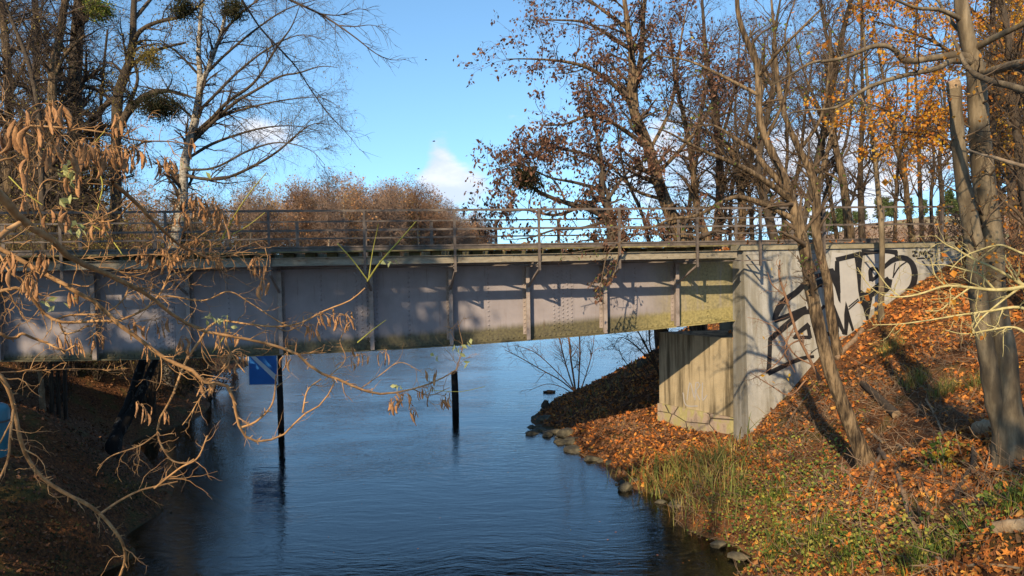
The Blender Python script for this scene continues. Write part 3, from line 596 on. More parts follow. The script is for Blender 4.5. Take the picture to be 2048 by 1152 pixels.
# main robinia beyond the bridge
Y = 27
tree('locust_tree', 'tall leaning locust tree full of red-brown leaves beside the water beyond the bridge', [up_to_ground(pp(Y, Y, '1368,490,44 1340,425,40 1318,369,36 1300,304,34 1283,260,32 1263,208,28 1265,130,22 1259,78,18 1250,10,14 1240,-70,8')),
  pp(Y, Y, '1272,215,20 1270,174,18 1283,108,16 1287,22,14 1300,-60,8'), pp(Y, Y-2, '1268,215,16 1225,168,13 1175,135,11 1120,122,8 1062,118,5 1012,118,2.5'), pp(Y, Y+1, '1262,100,13 1220,72,11 1170,45,8 1110,40,5 1060,40,3'),
  pp(Y, Y-3, '1290,290,16 1240,255,12 1190,230,10 1130,248,7 1080,250,4'), pp(Y, Y+2, '1258,60,12 1205,20,9 1150,-20,5 1100,-40,3'), pp(Y, Y-1, '1312,350,14 1360,300,11 1400,250,9 1430,190,6 1450,120,4'), pp(Y, Y+1, '1300,300,12 1340,220,10 1352,150,8 1365,60,5 1380,-20,3'), pp(Y, Y-2, '1330,400,12 1270,380,9 1220,330,7 1170,310,5 1120,320,3')],
  [dict(n=170, L=2.0, k=8, ang=52, t0=.22, wander=.2, up=.05, ratio=.5, rmin=.007), dict(n=900, L=.9, k=6, ang=45, wander=.25, up=.0, ratio=.6, rmin=.005), dict(n=4600, L=.42, k=4, ang=45, wander=.3, grav=-.05, ratio=.6, rmin=.0035)],
  bark_rob, twig_dark, [dict(n=8800, size=.125, tmpl=LEAF, mat=lf_red, hang=.25, spread=.05, lv=2)], seed=3, group=G_R)
Y = 25.5
tree('locust_tree', 'low spreading locust tree with dark drooping branches just over the handrail', [up_to_ground(pp(Y, Y, '1352,720,40 1300,620,40 1236,520,36 1222,440,30 1218,417,24 1200,386,20 1207,347,17 1200,321,14 1174,308,11 1127,299,7 1070,288,4 1020,300,2')),
  pp(Y, Y-1, '1222,440,24 1180,418,20 1148,410,16 1110,398,13 1082,385,10 1050,365,6 1010,330,3'), pp(Y, Y, '1206,350,13 1200,300,11 1190,252,9 1180,200,6 1170,150,3'), pp(Y, Y-2, '1215,440,14 1170,455,10 1110,460,7 1060,475,5 1010,480,2'),
  pp(Y, Y-1, '1206,380,12 1150,365,9 1100,355,6 1040,330,4 985,340,2'), pp(Y, Y-3, '1225,460,14 1250,480,10 1215,500,7 1180,510,4'), pp(Y, Y+1, '1215,400,12 1250,350,9 1290,320,6 1330,310,3'), pp(Y, Y-2, '1165,412,12 1110,430,9 1050,420,6 990,425,3 965,400,2')],
  [dict(n=120, L=1.5, k=8, ang=50, t0=.3, wander=.24, up=.1, ratio=.5, rmin=.006), dict(n=600, L=.75, k=6, ang=45, wander=.3, ratio=.6, rmin=.0045), dict(n=2600, L=.4, k=4, ang=45, wander=.3, grav=-.06, ratio=.6, rmin=.003)],
  bark_dark, twig_dark, [dict(n=6500, size=.125, tmpl=LEAF, mat=lf_red, hang=.5, spread=.05), dict(n=120, size=.16, tmpl=SLIM, mat=lf_gr, hang=.3, spread=.1)], seed=4, group=G_R)
RT = [  # label, Y, paths, twig counts, leaf
 ('slim tree leaning slightly left right of the red-leaved locust', 30, ['1419,490,26 1394,415,22 1384,320,18 1369,240,14 1350,150,9 1340,60,5', '1384,320,12 1400,230,9 1410,150,6 1405,70,3'], 1.0, 700),
 ('straight dark trunk beyond the bridge with a bow to the left at the top', 33, ['1434,490,28 1439,400,25 1439,320,22 1429,200,17 1414,125,13 1404,0,8', '1436,300,12 1460,220,9 1475,140,6 1480,60,4'], 1.2, 700),
 ('forked tree beyond the bridge with its left arm reaching far up', 31, ['1476,490,26 1485,430,24 1470,320,20 1440,280,15 1380,250,9 1320,240,4', '1478,400,17 1500,330,14 1515,260,11 1525,170,8 1530,80,5'], 1.2, 500),
 ('tree with a sharp kink above the handrail behind the near leaning tree', 29, ['1549,480,28 1529,400,26 1516,350,22 1524,280,19 1546,175,14 1549,75,10 1564,-20,5', '1518,345,12 1470,300,9 1430,270,6 1380,260,3'], 1.2, 300),
 ('reddish trunk rising behind the thin straight front stem', 28, ['1699,470,30 1694,420,26 1684,350,22 1669,280,18 1664,200,14 1660,60,8', '1672,290,12 1640,220,9 1610,150,6 1590,70,4'], 1.1, 250),
 ('upright slim tree over the graffiti wall with few leaves', 34, ['1724,475,20 1722,400,18 1721,320,15 1726,225,12 1724,140,9 1722,20,5'], .8, 120),
 ('tree leaning left over the right half of the graffiti wall', 30, ['1824,475,18 1815,410,17 1809,350,15 1789,280,12 1779,220,10 1760,120,7 1745,30,4'], .9, 120),
 ('straight grey stem nearest the far end of the handrail', 32, ['1844,470,15 1839,350,12 1836,240,9 1830,120,6 1835,10,4'], .8, 120),
 ('thin sapling leaning left between two trunks over the coping', 33, ['1674,475,13 1660,390,12 1649,325,11 1639,280,9 1600,180,6 1560,90,4'], .7, 60),
 ('tall stem bending right behind the twin-stemmed front tree', 29.5, ['1600,480,20 1612,420,20 1619,390,20 1644,280,19 1659,200,18 1674,125,17 1689,50,15 1714,-40,9', '1672,130,12 1650,60,9 1640,-20,5'], 1.3, 500),
 ('slender tree curving right between kinked tree and coping', 35, ['1590,485,14 1585,400,13 1600,320,11 1610,230,8 1625,120,5'], .8, 150),
 ('pale stem tilted right beyond the last handrail post', 36, ['1880,480,16 1884,400,14 1879,320,12 1890,230,9 1885,120,6 1900,20,4'], .9, 150),
 ('dark double trunk behind the cut beech stem', 26, ['1995,500,44 1992,430,40 1988,370,36 1995,300,30 2005,220,24 2020,120,16 2035,20,10', '1990,400,26 1975,330,22 1960,250,18 1952,160,13 1945,60,8', '2000,310,22 2030,270,17 2070,220,10'], 1.5, 0),
 ('slim grey tree at the far right leaning left as it rises', 17, ['2075,520,30 2052,400,28 2039,320,26 2028,200,23 2019,100,19 2004,0,14 1990,-80,8'], 1.0, 0),
 ('bushy stem at the far right on top of the embankment', 24, ['2044,500,16 2046,430,14 2030,340,11 2048,250,8'], .8, 200)]
RT += [('thin dark sapling between the locust and the coping end', 37, ['1460,485,11 1462,400,10 1475,310,8 1470,220,6 1480,120,4'], .6, 60), ('thin upright sapling just left of the near leaning trunk', 38, ['1570,485,12 1566,400,11 1575,300,9 1570,200,7 1580,90,4'], .6, 60), ('slim sapling with a slight lean right of the bent tall stem', 34, ['1640,480,11 1650,390,10 1690,290,8 1705,200,6 1712,100,4'], .6, 60),
 ('thin stem rising right of the straight grey front stem', 37, ['1790,475,12 1792,390,10 1800,300,8 1815,200,6 1812,90,4'], .7, 60), ('thin stem close to the cut beech stem', 35, ['1866,475,12 1862,400,10 1868,320,8 1860,230,6 1870,130,4'], .7, 60), ('slim trunk between red-leaved locust and its neighbour', 34, ['1385,490,14 1378,420,12 1392,330,10 1402,240,7 1420,140,5'], .7, 300), ('bent sapling over the water behind the locust', 33, ['1300,500,12 1285,430,10 1250,350,8 1235,260,6 1220,170,3'], .7, 400), ('stem standing behind the wall corner', 36, ['1505,485,14 1500,400,12 1490,300,9 1500,200,7 1490,90,4'], .7, 100)]
for i, (lb, Y, pt, q, nl) in enumerate(RT):
    paths = [pp(Y, Y+rng.normal()*.5, s) for s in pt]; paths[0] = up_to_ground(paths[0]); L = 1.0
    tree('deciduous_tree', lb, paths, [dict(n=int(46*q), L=2.2, k=9, ang=45, t0=.22, wander=.15, up=.25, ratio=.45, rmin=.007), dict(n=int(340*q), L=1.2, k=6, ang=42, wander=.2, up=.08, ratio=.6, rmin=.005), dict(n=int(2100*q), L=.6, k=4, ang=42, wander=.25, up=.05, ratio=.6, rmin=.0034)],
         [bark_rob, bark_dark][i % 2], twig_brown, [dict(n=nl, size=.12, tmpl=LEAF, mat=lf_red, hang=.3, spread=.05)] if nl else None, seed=40+i, group=G_R)
# orange maple behind the beech
Y = 20
om = [up_to_ground(pp(Y, Y, '1965,500,40 1962,420,36 1968,330,32 1985,240,26 1990,140,22 1985,40,16 1990,-60,10')), pp(Y, Y-1, '1975,290,16 1930,240,13 1880,225,10 1820,235,7 1760,215,4 1710,200,2'), pp(Y, Y+1, '1985,220,16 1940,140,12 1880,90,10 1810,60,7 1740,40,4'), pp(Y, Y-2, '1985,240,14 2030,200,11 2080,190,8'), pp(Y, Y, '1988,120,14 2030,60,10 2075,30,6'), pp(Y, Y+1, '1985,60,12 1930,10,9 1860,-30,6 1780,-40,4'), pp(Y, Y, '1968,330,12 1910,300,9 1850,270,6 1790,262,3')]
tree('maple_tree', 'maple tree glowing with orange autumn leaves behind the two beech stems', om, [dict(n=150, L=1.7, k=7, ang=50, t0=.2, wander=.18, up=.1, ratio=.5, rmin=.005), dict(n=700, L=.8, k=5, ang=45, wander=.25, ratio=.6, rmin=.0035), dict(n=1800, L=.4, k=4, ang=42, wander=.25, ratio=.6, rmin=.0026)],
     bark_dark, twig_dark, [dict(n=8000, size=.075, tmpl=LEAF, mat=lf_or, hang=.2, spread=.06, wide=1.5), dict(n=2800, size=.075, tmpl=LEAF, mat=lf_ye, hang=.2, spread=.06, wide=1.5)], seed=71)
Y = 23
tree('maple_tree', 'yellow-leaved maple showing between the beech stems at the upper right corner', [up_to_ground(pp(Y, Y, '2030,500,30 2025,400,26 2018,300,22 2030,200,18 2040,90,14 2035,-40,8')), pp(Y, Y, '2020,290,12 1990,220,10 1975,150,7 1970,80,4'), pp(Y, Y, '2030,180,12 2010,110,9 2005,40,6 1990,-30,4'), pp(Y, Y, '2028,240,12 2060,180,9 2090,130,6')],
     [dict(n=90, L=1.5, k=7, ang=50, t0=.3, wander=.2, up=.1, ratio=.5, rmin=.005), dict(n=420, L=.7, k=5, ang=45, wander=.25, ratio=.6, rmin=.0035), dict(n=900, L=.35, k=4, wander=.25, ratio=.6, rmin=.0026)], bark_dark, twig_dark, [dict(n=5200, size=.09, tmpl=LEAF, mat=lf_ye, hang=.2, spread=.08, wide=1.6)], seed=72)
tree('creeper', 'sparse leafy creeper hanging over the edge beam under the low locust', [pp(19.3, 18.8, '1250,478,6 1232,492,6 1215,508,5 1206,545,4 1198,592,2'), pp(19.2, 18.8, '1232,492,4 1190,498,4 1150,505,3 1110,512,2'), pp(19.2, 18.8, '1240,485,4 1235,520,3 1225,560,2'), pp(19.2, 18.8, '1206,545,3 1190,560,3 1180,575,2')],
  [dict(n=46, L=.35, k=5, ang=50, t0=.1, wander=.3, grav=-.06, ratio=.6, rmin=.003)], twig_brown, twig_brown, [dict(n=150, size=.10, tmpl=LEAF, mat=lf_red, hang=.5, spread=.03), dict(n=60, size=.09, tmpl=SLIM, mat=lf_gr, hang=.4, spread=.03, name='foliage')], cat='climbing plant', seed=5, sides=5)
# ------------------------------------------------------------------ near trees in front of the bridge
bA = onG(1738, 935)
YA = bA[1]
tree('locust_tree', 'near leaning locust tree with furrowed bark rooted in the leafy slope before the wall',
  [pp(YA, YA+.6, '1745,962,74 1735,930,62 1715,885,48 1690,820,42 1660,740,40 1640,660,39 1622,580,37 1610,500,36 1592,430,34 1581,395,31 1560,335,25 1532,280,22 1516,220,21 1519,150,19 1499,95,17 1479,45,15 1474,-20,13 1480,-90,9'),
   pp(YA+.3, YA-.8, '1583,400,24 1549,375,19 1504,345,16 1464,325,14 1414,305,11 1374,285,8 1330,262,5 1300,255,3'), pp(YA+.3, YA+1.5, '1580,385,22 1524,325,18 1514,305,16 1474,280,13 1449,262,9 1420,250,5 1380,256,3'),
   pp(YA+.3, YA-.5, '1588,440,20 1544,415,17 1504,400,15 1464,395,13 1396,430,10 1342,438,8 1302,455,6 1253,458,4 1205,470,2'), pp(YA+.4, YA, '1530,280,12 1560,220,10 1580,150,8 1570,70,6 1590,0,4'),
   pp(YA+.4, YA+1, '1517,190,12 1470,165,10 1420,140,8 1370,120,6 1300,110,3'), pp(YA+.4, YA-.6, '1519,150,12 1560,100,10 1600,60,8 1650,10,5'), pp(YA+.4, YA, '1470,330,8 1440,300,6 1400,240,5 1350,205,3 1290,200,2')],
  [dict(n=60, L=.95, k=9, ang=48, t0=.25, wander=.2, up=.12, ratio=.5, rmin=.004), dict(n=210, L=.5, k=6, ang=45, wander=.25, ratio=.6, rmin=.0028), dict(n=520, L=.26, k=4, ang=45, wander=.3, ratio=.6, rmin=.002)],
  bark_rob, twig_brown, [dict(n=420, size=.07, tmpl=SLIM, mat=lf_red, hang=.6, spread=.02), dict(n=220, size=.07, tmpl=LEAF, mat=lf_gr, hang=.2, spread=.02)], seed=80, flare=.25, sides=14, K=40)
bB = onG(1676, 712)
tree('locust_tree', 'thinner crooked locust stem standing at the foot of the graffiti wall', [pp(bB[1], bB[1]-.5, '1680,722,32 1672,690,27 1660,620,27 1655,560,25 1640,510,25 1631,450,26 1634,390,24 1624,350,22 1599,300,19 1569,230,16 1554,150,13 1548,60,9 1540,-30,5'),
   pp(bB[1], bB[1], '1632,385,16 1650,320,14 1668,250,12 1690,180,9 1700,90,6'), pp(bB[1], bB[1]-1, '1600,300,12 1640,240,9 1655,170,7 1660,90,4'), pp(bB[1], bB[1], '1560,190,10 1520,130,8 1500,60,5')],
  [dict(n=40, L=1.3, k=9, ang=42, t0=.3, wander=.16, up=.25, ratio=.45, rmin=.005), dict(n=160, L=.8, k=6, ang=42, wander=.22, up=.1, ratio=.6, rmin=.0035), dict(n=500, L=.4, k=4, ang=42, wander=.25, ratio=.6, rmin=.0025)], bark_rob, twig_brown, [dict(n=160, size=.09, tmpl=LEAF, mat=lf_gr, hang=.3)], seed=81, sides=12, K=34, flare=.2)
bC = onG(1762, 640)
tree('young_tree', 'straight thin grey stem rising in front of the graffiti wall', [pp(bC[1], bC[1], '1762,648,22 1762,620,18 1763,560,17 1764,480,17 1758,400,16 1748,300,13 1738,200,11 1730,100,8 1722,0,6'), pp(bC[1], bC[1], '1752,330,7 1775,290,6 1800,230,5 1830,190,3'), pp(bC[1], bC[1], '1742,240,7 1720,190,5 1690,140,4 1670,90,2')],
  [dict(n=26, L=1.3, k=8, ang=48, t0=.45, wander=.14, up=.15, ratio=.45, rmin=.005), dict(n=110, L=.7, k=5, ang=42, wander=.22, ratio=.6, rmin=.0035), dict(n=260, L=.35, k=4, wander=.25, ratio=.6, rmin=.0025)], bark_beech, twig_brown, [dict(n=45, size=.17, tmpl=LEAF, mat=lf_or, hang=.4, spread=.03, wide=1.5)], seed=82)
bD = onG(2008, 925); Y = bD[1]
beech = tree('beech_tree', 'twin-stemmed grey beech with one stem sawn off short at the right picture edge', [pp(Y, Y, wk=.55, s='2030,970,170 2026,925,138 2018,860,112 2014,800,94 2006,700,84 1987,600,80 1985,500,77 1972,400,74 1962,300,71 1955,200,65 1950,130,60 1930,60,50 1920,-20,44 1915,-90,38'),
  pp(Y, Y-.1, wk=.58, s='2000,880,30 1988,800,60 1976,720,58 1964,650,58 1953,560,58 1950,500,60 1940,440,58 1928,380,50 1918,300,44 1912,220,42 1908,174,47', w1=47), pp(Y, Y-.8, '1962,135,34 1924,112,26 1874,115,20 1824,122,18 1800,116,18 1785,95,15 1749,92,14 1714,105,12 1669,120,10 1624,125,8 1589,145,6 1540,172,3'),
  pp(Y, Y-1.2, '1955,125,26 1904,122,18 1874,137,16 1804,152,13 1734,176,11 1674,214,8 1604,221,4 1560,232,2'), pp(Y, Y-2, '1958,150,24 2000,138,26 2048,128,28 2100,150,26'), pp(Y, Y-1, '1945,100,22 1990,75,19 2048,48,15 2090,30,10'), pp(Y-.6, Y-2.4, '1905,72,8 1935,135,14 1975,160,18 2020,172,20 2080,190,22'),
  pp(Y, Y-.6, '1925,40,16 1880,20,12 1830,15,9 1770,-10,6'), pp(Y, Y+.6, '1940,80,14 1900,40,10 1860,-30,6')],
  [dict(n=70, L=.9, k=8, ang=48, t0=.3, wander=.2, up=.06, ratio=.35, rmin=.003, cap=.02), dict(n=300, L=.5, k=6, ang=45, wander=.26, ratio=.6, rmin=.0022), dict(n=760, L=.26, k=4, ang=42, wander=.3, ratio=.6, rmin=.0016)], bark_beech, twig_brown,
  [dict(n=420, size=.05, tmpl=LEAF, mat=lf_or, hang=.3, wide=1.4)], seed=83, sides=20, K=44, flare=.3)
bp_ = pp(Y-.1, Y-.1, '1908,178,46 1907,168,46 1904,160,34', K=4, wk=.58); mbs = MB(); V, Q = tubes(bp_[0][None], bp_[1][None], 14); mbs.add(V, Q, [list(range(42, 56))]); mbs.build('cut_top', log_mat, beech[0])
dead = pp(Y-1.5, Y-2.6, '1938,300,5 1965,310,8 1985,314,10 2020,325,12 2060,336,14'); 
tree('dead_branch', 'pale broken branch jutting in from the right across the beech stems', [dead], [dict(n=5, L=.18, k=5, t0=0, t1=.6, wander=.2, rmin=.002)], log_mat, log_mat, cat='branch', seed=84, sides=7)
# ------------------------------------------------------------------ left bank beyond the bridge
G_L = 'trees on the left bank beyond the bridge'
LT = [('dark straight trunk thickest of the stems at the upper left', 31, ['150,420,44 150,330,42 150,200,40 152,100,38 160,0,34 165,-80,26', '156,60,16 190,10,12 230,-40,8'], 1.2, bark_dark),
 ('slim dark trunk standing straight left of the thickest stem', 33, ['74,420,24 72,300,22 72,190,21 73,90,20 70,0,18 68,-70,12'], 1.0, bark_dark),
 ('trunk with mossy sunlit side bending right near the top', 29, ['102,420,32 103,300,30 104,200,28 108,130,26 120,70,23 131,0,20 150,-80,12', '106,160,14 130,110,10 170,70,6'], 1.1, bark_rob),
 ('thin bowed stem crossing the upper left corner', 27, ['82,330,16 80,260,15 73,197,14 55,120,13 25,45,11 7,0,9 -20,-70,6'], .7, bark_dark),
 ('brown trunk at the left picture edge', 30, ['18,440,34 16,350,30 18,220,26 12,100,22 2,0,18 -4,-80,12', '16,200,12 50,120,9 70,30,6'], 1.2, bark_rob),
 ('short sapling between the thickest trunk and the crooked oak', 35, ['196,430,14 192,330,12 200,240,10 206,150,8 215,60,6'], .8, bark_dark)]
for i, (lb, Y, pt, q, bk) in enumerate(LT):
    paths = [pp(Y, Y, s) for s in pt]; paths[0] = up_to_ground(paths[0])
    tree('alder_tree', lb, paths, [dict(n=int(60*q), L=2.6, k=9, ang=58, t0=.3, wander=.13, up=.12, ratio=.4, rmin=.007), dict(n=int(640*q), L=1.4, k=6, ang=45, wander=.2, ratio=.6, rmin=.005), dict(n=int(3200*q), L=.7, k=4, ang=42, wander=.25, ratio=.6, rmin=.0036)],
         bk, twig_dark, [dict(n=700, size=.075, tmpl=LEAF, mat=lf_ol, hang=.3, spread=.08)], seed=120+i, group=G_L)
Y = 30
tree('oak_tree', 'crooked oak with forked limbs carrying dark hanging evergreen tufts', [up_to_ground(pp(Y, Y, '231,330,32 233,248,30 237,182,30 252,146,26 262,110,22 266,73,20 268,0,16 275,-80,10')), pp(Y, Y, '238,262,24 250,235,22 273,205,20 303,186,17 335,182,13 370,190,8 400,200,4'), pp(Y, Y+1, '236,190,18 211,211,16 190,232,14 171,248,12 140,262,8'),
   pp(Y, Y-1, '262,100,16 277,66,14 300,50,12 330,40,11 365,33,9 394,15,7 420,-15,4'), pp(Y, Y+1, '254,140,14 290,110,11 330,95,9 372,85,6'), pp(Y, Y+1, '267,40,12 300,0,10 330,-40,7'), pp(Y, Y, '243,240,14 262,200,12 275,160,9 270,120,6')],
  [dict(n=80, L=1.9, k=9, ang=52, t0=.25, wander=.2, up=.05, ratio=.42, rmin=.006), dict(n=420, L=.9, k=6, ang=45, wander=.26, ratio=.6, rmin=.0045), dict(n=1500, L=.5, k=4, ang=45, wander=.28, grav=-.04, ratio=.6, rmin=.0034)],
  bark_dark, twig_dark, [dict(n=2600, size=.08, tmpl=LEAF, mat=lf_ol, hang=.4, spread=.1)], seed=130)
Y = 31
birch = tree('birch_tree', 'white-barked birch with fine twigs drooping to the right against the sky', [up_to_ground(pp(Y, Y, '345,510,34 358,440,31 365,412,30 369,328,27 383,273,25 394,219,22 401,164,19 397,109,14 401,36,10 405,-10,8 410,-80,5')), pp(Y, Y-.5, '397,178,14 408,157,15 427,109,12 445,55,9 452,0,7 458,-70,4'),
   pp(Y, Y-2, '386,268,10 420,240,11 455,204,10 509,164,8 553,95,6 582,55,4 600,10,2'), pp(Y, Y-3, '380,290,10 420,250,11 466,208,10 509,182,8 560,153,6 597,146,5 640,133,3 675,135,1.6'), pp(Y, Y-2, '368,350,11 410,358,10 458,354,9 520,325,8 560,299,6 593,270,5 626,248,3 668,250,1.6'),
   pp(Y, Y-1, '374,318,9 420,290,9 473,270,7 531,255,5 590,252,3 640,262,1.6'), pp(Y, Y-2, '395,225,9 430,190,9 480,140,7 540,95,5 600,70,3 650,80,1.6'), pp(Y, Y-2, '410,150,9 450,110,8 510,60,6 570,20,4 630,0,2'), pp(Y, Y-1, '440,70,8 490,20,6 560,-30,4'),
   pp(Y, Y-1, '390,240,8 350,205,7 310,180,5 270,170,3'), pp(Y, Y-1, '398,150,8 360,110,6 320,80,4'), pp(Y, Y-3, '372,340,8 430,335,7 500,300,6 560,285,4 620,300,2 650,330,1.5'), pp(Y, Y-2, '384,275,8 440,235,8 500,215,6 570,200,4 640,195,2.4 680,215,1.4')],
  [dict(n=230, L=1.9, k=9, ang=38, t0=.12, wander=.14, up=.08, grav=-.02, ratio=.5, rmin=.006, sd=10), dict(n=1700, L=1.0, k=7, ang=38, wander=.18, grav=-.09, ratio=.6, rmin=.004), dict(n=6500, L=.62, k=5, ang=36, wander=.2, grav=-.20, ratio=.6, rmin=.0032)],
  bark_birch, twig_dark, [dict(n=3200, size=.055, tmpl=LEAF, mat=lf_ol, hang=.6, spread=.05)], seed=131, K=34, limb=(2, bark_dark))
leaf_mesh('foliage', (np.stack([resample(np.c_[pp(Y, Y, '395,150 400,80 405,0 408,-60')[0]], 8)]), None), 900, .07, LEAF, lf_ol, birch[0], 5, hang=.3, spread=.45, t0=0)
def shrub(name, label, base, H, n, spread, twm, leaf=None, seed=1, group=None, r=.02, cat='shrub', n2=8, n3=20, up=.1):
    g = np.random.default_rng(seed); base = np.asarray(base, float); root = thing(name, label, cat, base, group); P_ = []
    for i in range(n):
        a = g.uniform(0, 6.283); sp = spread*g.uniform(.2, 1); p = base+np.array([math.cos(a), math.sin(a), 0])*g.uniform(0, .25)*spread*.4; h = H*g.uniform(.6, 1.05)
        q = p+np.array([math.cos(a)*sp, math.sin(a)*sp, h]); mid_ = (p+q)/2+np.array([math.cos(a), math.sin(a), .6])*-.06*h*1.0+g.normal(size=3)*.05*h; pts = resample(np.stack([p-[0, 0, .15], mid_, q]), 10); P_.append(pts)
    Pt = np.stack(P_); R = np.linspace(r, r*.2, 10)[None]*g.uniform(.6, 1.1, (n, 1))
    tube_mesh('stem', [(Pt, R, 5)], twm, root)
    l1 = spawn(Pt, R, n*n2, H*.33, k=6, ang=38, t0=.15, wander=.2, up=up, ratio=.55, rmin=.003, seed=seed+1); l2 = spawn(*l1, n*n3, H*.16, k=4, ang=40, wander=.25, ratio=.6, rmin=.0024, seed=seed+2)
    tube_mesh('crown', [(*l1, 3), (*l2, 3)], twm, root)
    for lf in leaf or []: leaf_mesh('foliage', l2, parent=root, seed=seed+3, **lf)
    return root
far_tan_ = leafmat('leaf_tan_brown', [(0, (.22, .10, .04)), (.5, (.36, .19, .08)), (1, (.44, .28, .10))], .4)
SH = [(-40, 27, 3.4, 'olive thicket at the left edge behind the bridge railing'), (60, 29, 3.2, 'twiggy bush behind the railing below the slim dark trunk'), (140, 27.5, 3.6, 'bush with yellowing leaves under the thickest trunk'), (215, 30, 3.3, 'tangled bush at the foot of the crooked oak'), (290, 28, 3.8, 'yellow-leaved bush between oak and birch'), (370, 33, 3.4, 'dark bush growing round the birch foot'), (405, 36, 3.6, 'rusty bush right of the birch, last before the far wood'), (330, 38, 4.4, 'tall thicket filling the gap behind oak and birch'), (180, 39, 4.6, 'tall thicket behind the thickest trunk'), (30, 38, 4.6, 'tall thicket behind the slim dark trunks'), (465, 44, 4.4, 'brown thicket where the left bank meets the far wood')]
for i, (px, Y, H, lb) in enumerate(SH):
    b = P(px, 560, Y); b[2] = max(float(gz(b[0], b[1])), .1)
    shrub('bush', lb, b, 5.8-b[2]+H*.62, 26, 2.0, [twig_brown, twig_dark][i % 2], [dict(n=2600, size=.08, tmpl=LEAF, mat=lf_ol, hang=.3, spread=.12)], seed=200+i, r=.03, n2=12, n3=50, group='bushes behind the left end of the bridge')
for i, (px, Y, H, lb) in enumerate([(1530, 30, .9, 'brown brushwood behind the wall corner'), (1600, 33, 1.2, 'reddish brush behind the near leaning tree'), (1680, 31, 1.1, 'twiggy brush behind the middle of the coping'), (1760, 34, 1.3, 'tan brush behind the straight grey stem'), (1840, 32, 1.2, 'brush with brown leaves behind the end of the coping'), (1905, 27, 1.4, 'thicket at the end of the handrail'), (1960, 24, 1.6, 'thicket behind the beech stems'), (2045, 22, 1.7, 'thicket at the right edge on the embankment'), (1440, 31, 1.0, 'low brush behind the girder end'), (2080, 18, 1.2, 'brown bush on the slope at the right edge')]):
    b = P(px, 500, Y); b[2] = float(gz(b[0], b[1])); shrub('bush', lb, b, max(5.6-b[2], 0)+H, 24, 1.7, twig_red if i % 2 else twig_brown, [dict(n=420, size=.09, tmpl=LEAF, mat=[lf_red, far_tan_][i % 2], hang=.4, spread=.12)], seed=240+i, r=.02, n2=9, n3=34, group='brushwood behind the coping')
for i, (px, Y, lb) in enumerate([(120, 25, 'low dark bush under the left end of the girder'), (190, 28, 'dark twiggy bush on the far side of the leaning birches'), (300, 29, 'low brush at the water behind the leaning birches'), (360, 31, 'low brush at the birch foot under the girder'), (420, 34, 'last dark brush on the left shore before the sign'), (250, 31, 'dark brush in the middle of the shaded left shore'), (40, 26, 'dark brush at the left edge under the girder'), (395, 38, 'brush far back under the girder on the left shore')]):
    b = P(px, 700, Y); b[2] = max(float(gz(b[0], b[1])), WL+.1); shrub('bush', lb, b, 1.5, 26, 1.3, twig_dark, [dict(n=900, size=.08, tmpl=LEAF, mat=lf_mis if i % 2 else lit_shaded, hang=.3, spread=.1)], seed=270+i, r=.015, n2=8, n3=24, group='dark brush on the left shore under the bridge')  # dark twig and leaf colours carry the shade of this shore
# ------------------------------------------------------------------ far wood across the lake
far_bark = nm('far_bark', [(.3, (.16, .12, .09)), (.5, (.30, .24, .17)), (.7, (.42, .35, .26))], 1.2, bump=0)
def far_proto(name, label, H, seed, tw, leafm, nl, W=.36, loc=(0, 0, 0)):
    g = np.random.default_rng(seed); z = np.linspace(0, H*.93, 10); trunk = np.stack([np.cumsum(g.normal(size=10))*.12, np.cumsum(g.normal(size=10))*.12, z], 1)
    root = thing(name, label, 'tree', (0, 0, 0), None); Pt = trunk[None]; R = np.linspace(.24, .04, 10)[None]
    tube_mesh('trunk', [(Pt, R, 6)], far_bark, root)
    a = spawn(Pt, R, 46, H*W, k=7, ang=58, t0=.16 if nl > 900 else .36, wander=.14, up=.16, ratio=.4, rmin=.03, fall=.55, seed=seed); b = spawn(*a, 420, H*.19, k=5, ang=50, wander=.2, up=.03, ratio=.7, rmin=.022, seed=seed+1); c = spawn(*b, 1500, H*.10, k=4, ang=44, wander=.25, up=.03, ratio=.8, rmin=.02, seed=seed+2)
    tube_mesh('crown', [(a[0], a[1], 4), (b[0], b[1], 3), (c[0], c[1], 3)], tw, root)
    if nl: leaf_mesh('foliage', c, nl, .36, LEAF, leafm, root, seed+5, hang=.05, spread=.35)
    return root
def copy_tree(r, loc, rz, s, label, group):
    c = r.copy(); C.objects.link(c); c.location = [float(q) for q in loc]; c.rotation_euler = (0, 0, rz); c.scale = (s, s, s); c['label'] = label
    if group: c['group'] = group
    for ch in r.children:
        d = ch.copy(); C.objects.link(d); d.parent = c
    return c
far_tan = leafmat('leaf_tan', [(0, (.20, .10, .05)), (.5, (.34, .18, .08)), (1, (.42, .28, .10))], .4)
far_yel = leafmat('leaf_dull_yellow', [(0, (.38, .25, .06)), (.5, (.50, .32, .09)), (1, (.40, .32, .10))], .4)
far_brn = leafmat('leaf_dull_brown', [(0, (.07, .045, .035)), (.5, (.13, .085, .062)), (1, (.20, .135, .095))], .3)
far_rus = leafmat('leaf_russet', [(0, (.30, .14, .05)), (.5, (.44, .22, .09)), (1, (.52, .30, .13))], .4)
KINDS = [('bare brown tree in the wood on the far lake shore', far_proto('far_tree', 'x', 15, 301, far_twig, far_brn, 800)), ('bare purplish tree with a narrow crown in the far shore wood', far_proto('far_tree', 'x', 16, 311, twig_red, far_brn, 600, .30)),
         ('far shore tree with a thin veil of tan leaves', far_proto('far_tree', 'x', 15.5, 321, far_twig, far_tan, 1500, .33)), ('far shore tree still holding dull yellow leaves', far_proto('far_tree', 'x', 16, 331, far_twig, far_yel, 1500, .3)), ('russet tree in the far shore wood', far_proto('far_tree', 'x', 15, 341, far_twig, far_rus, 1400, .36))]
g = np.random.default_rng(5); spots = []
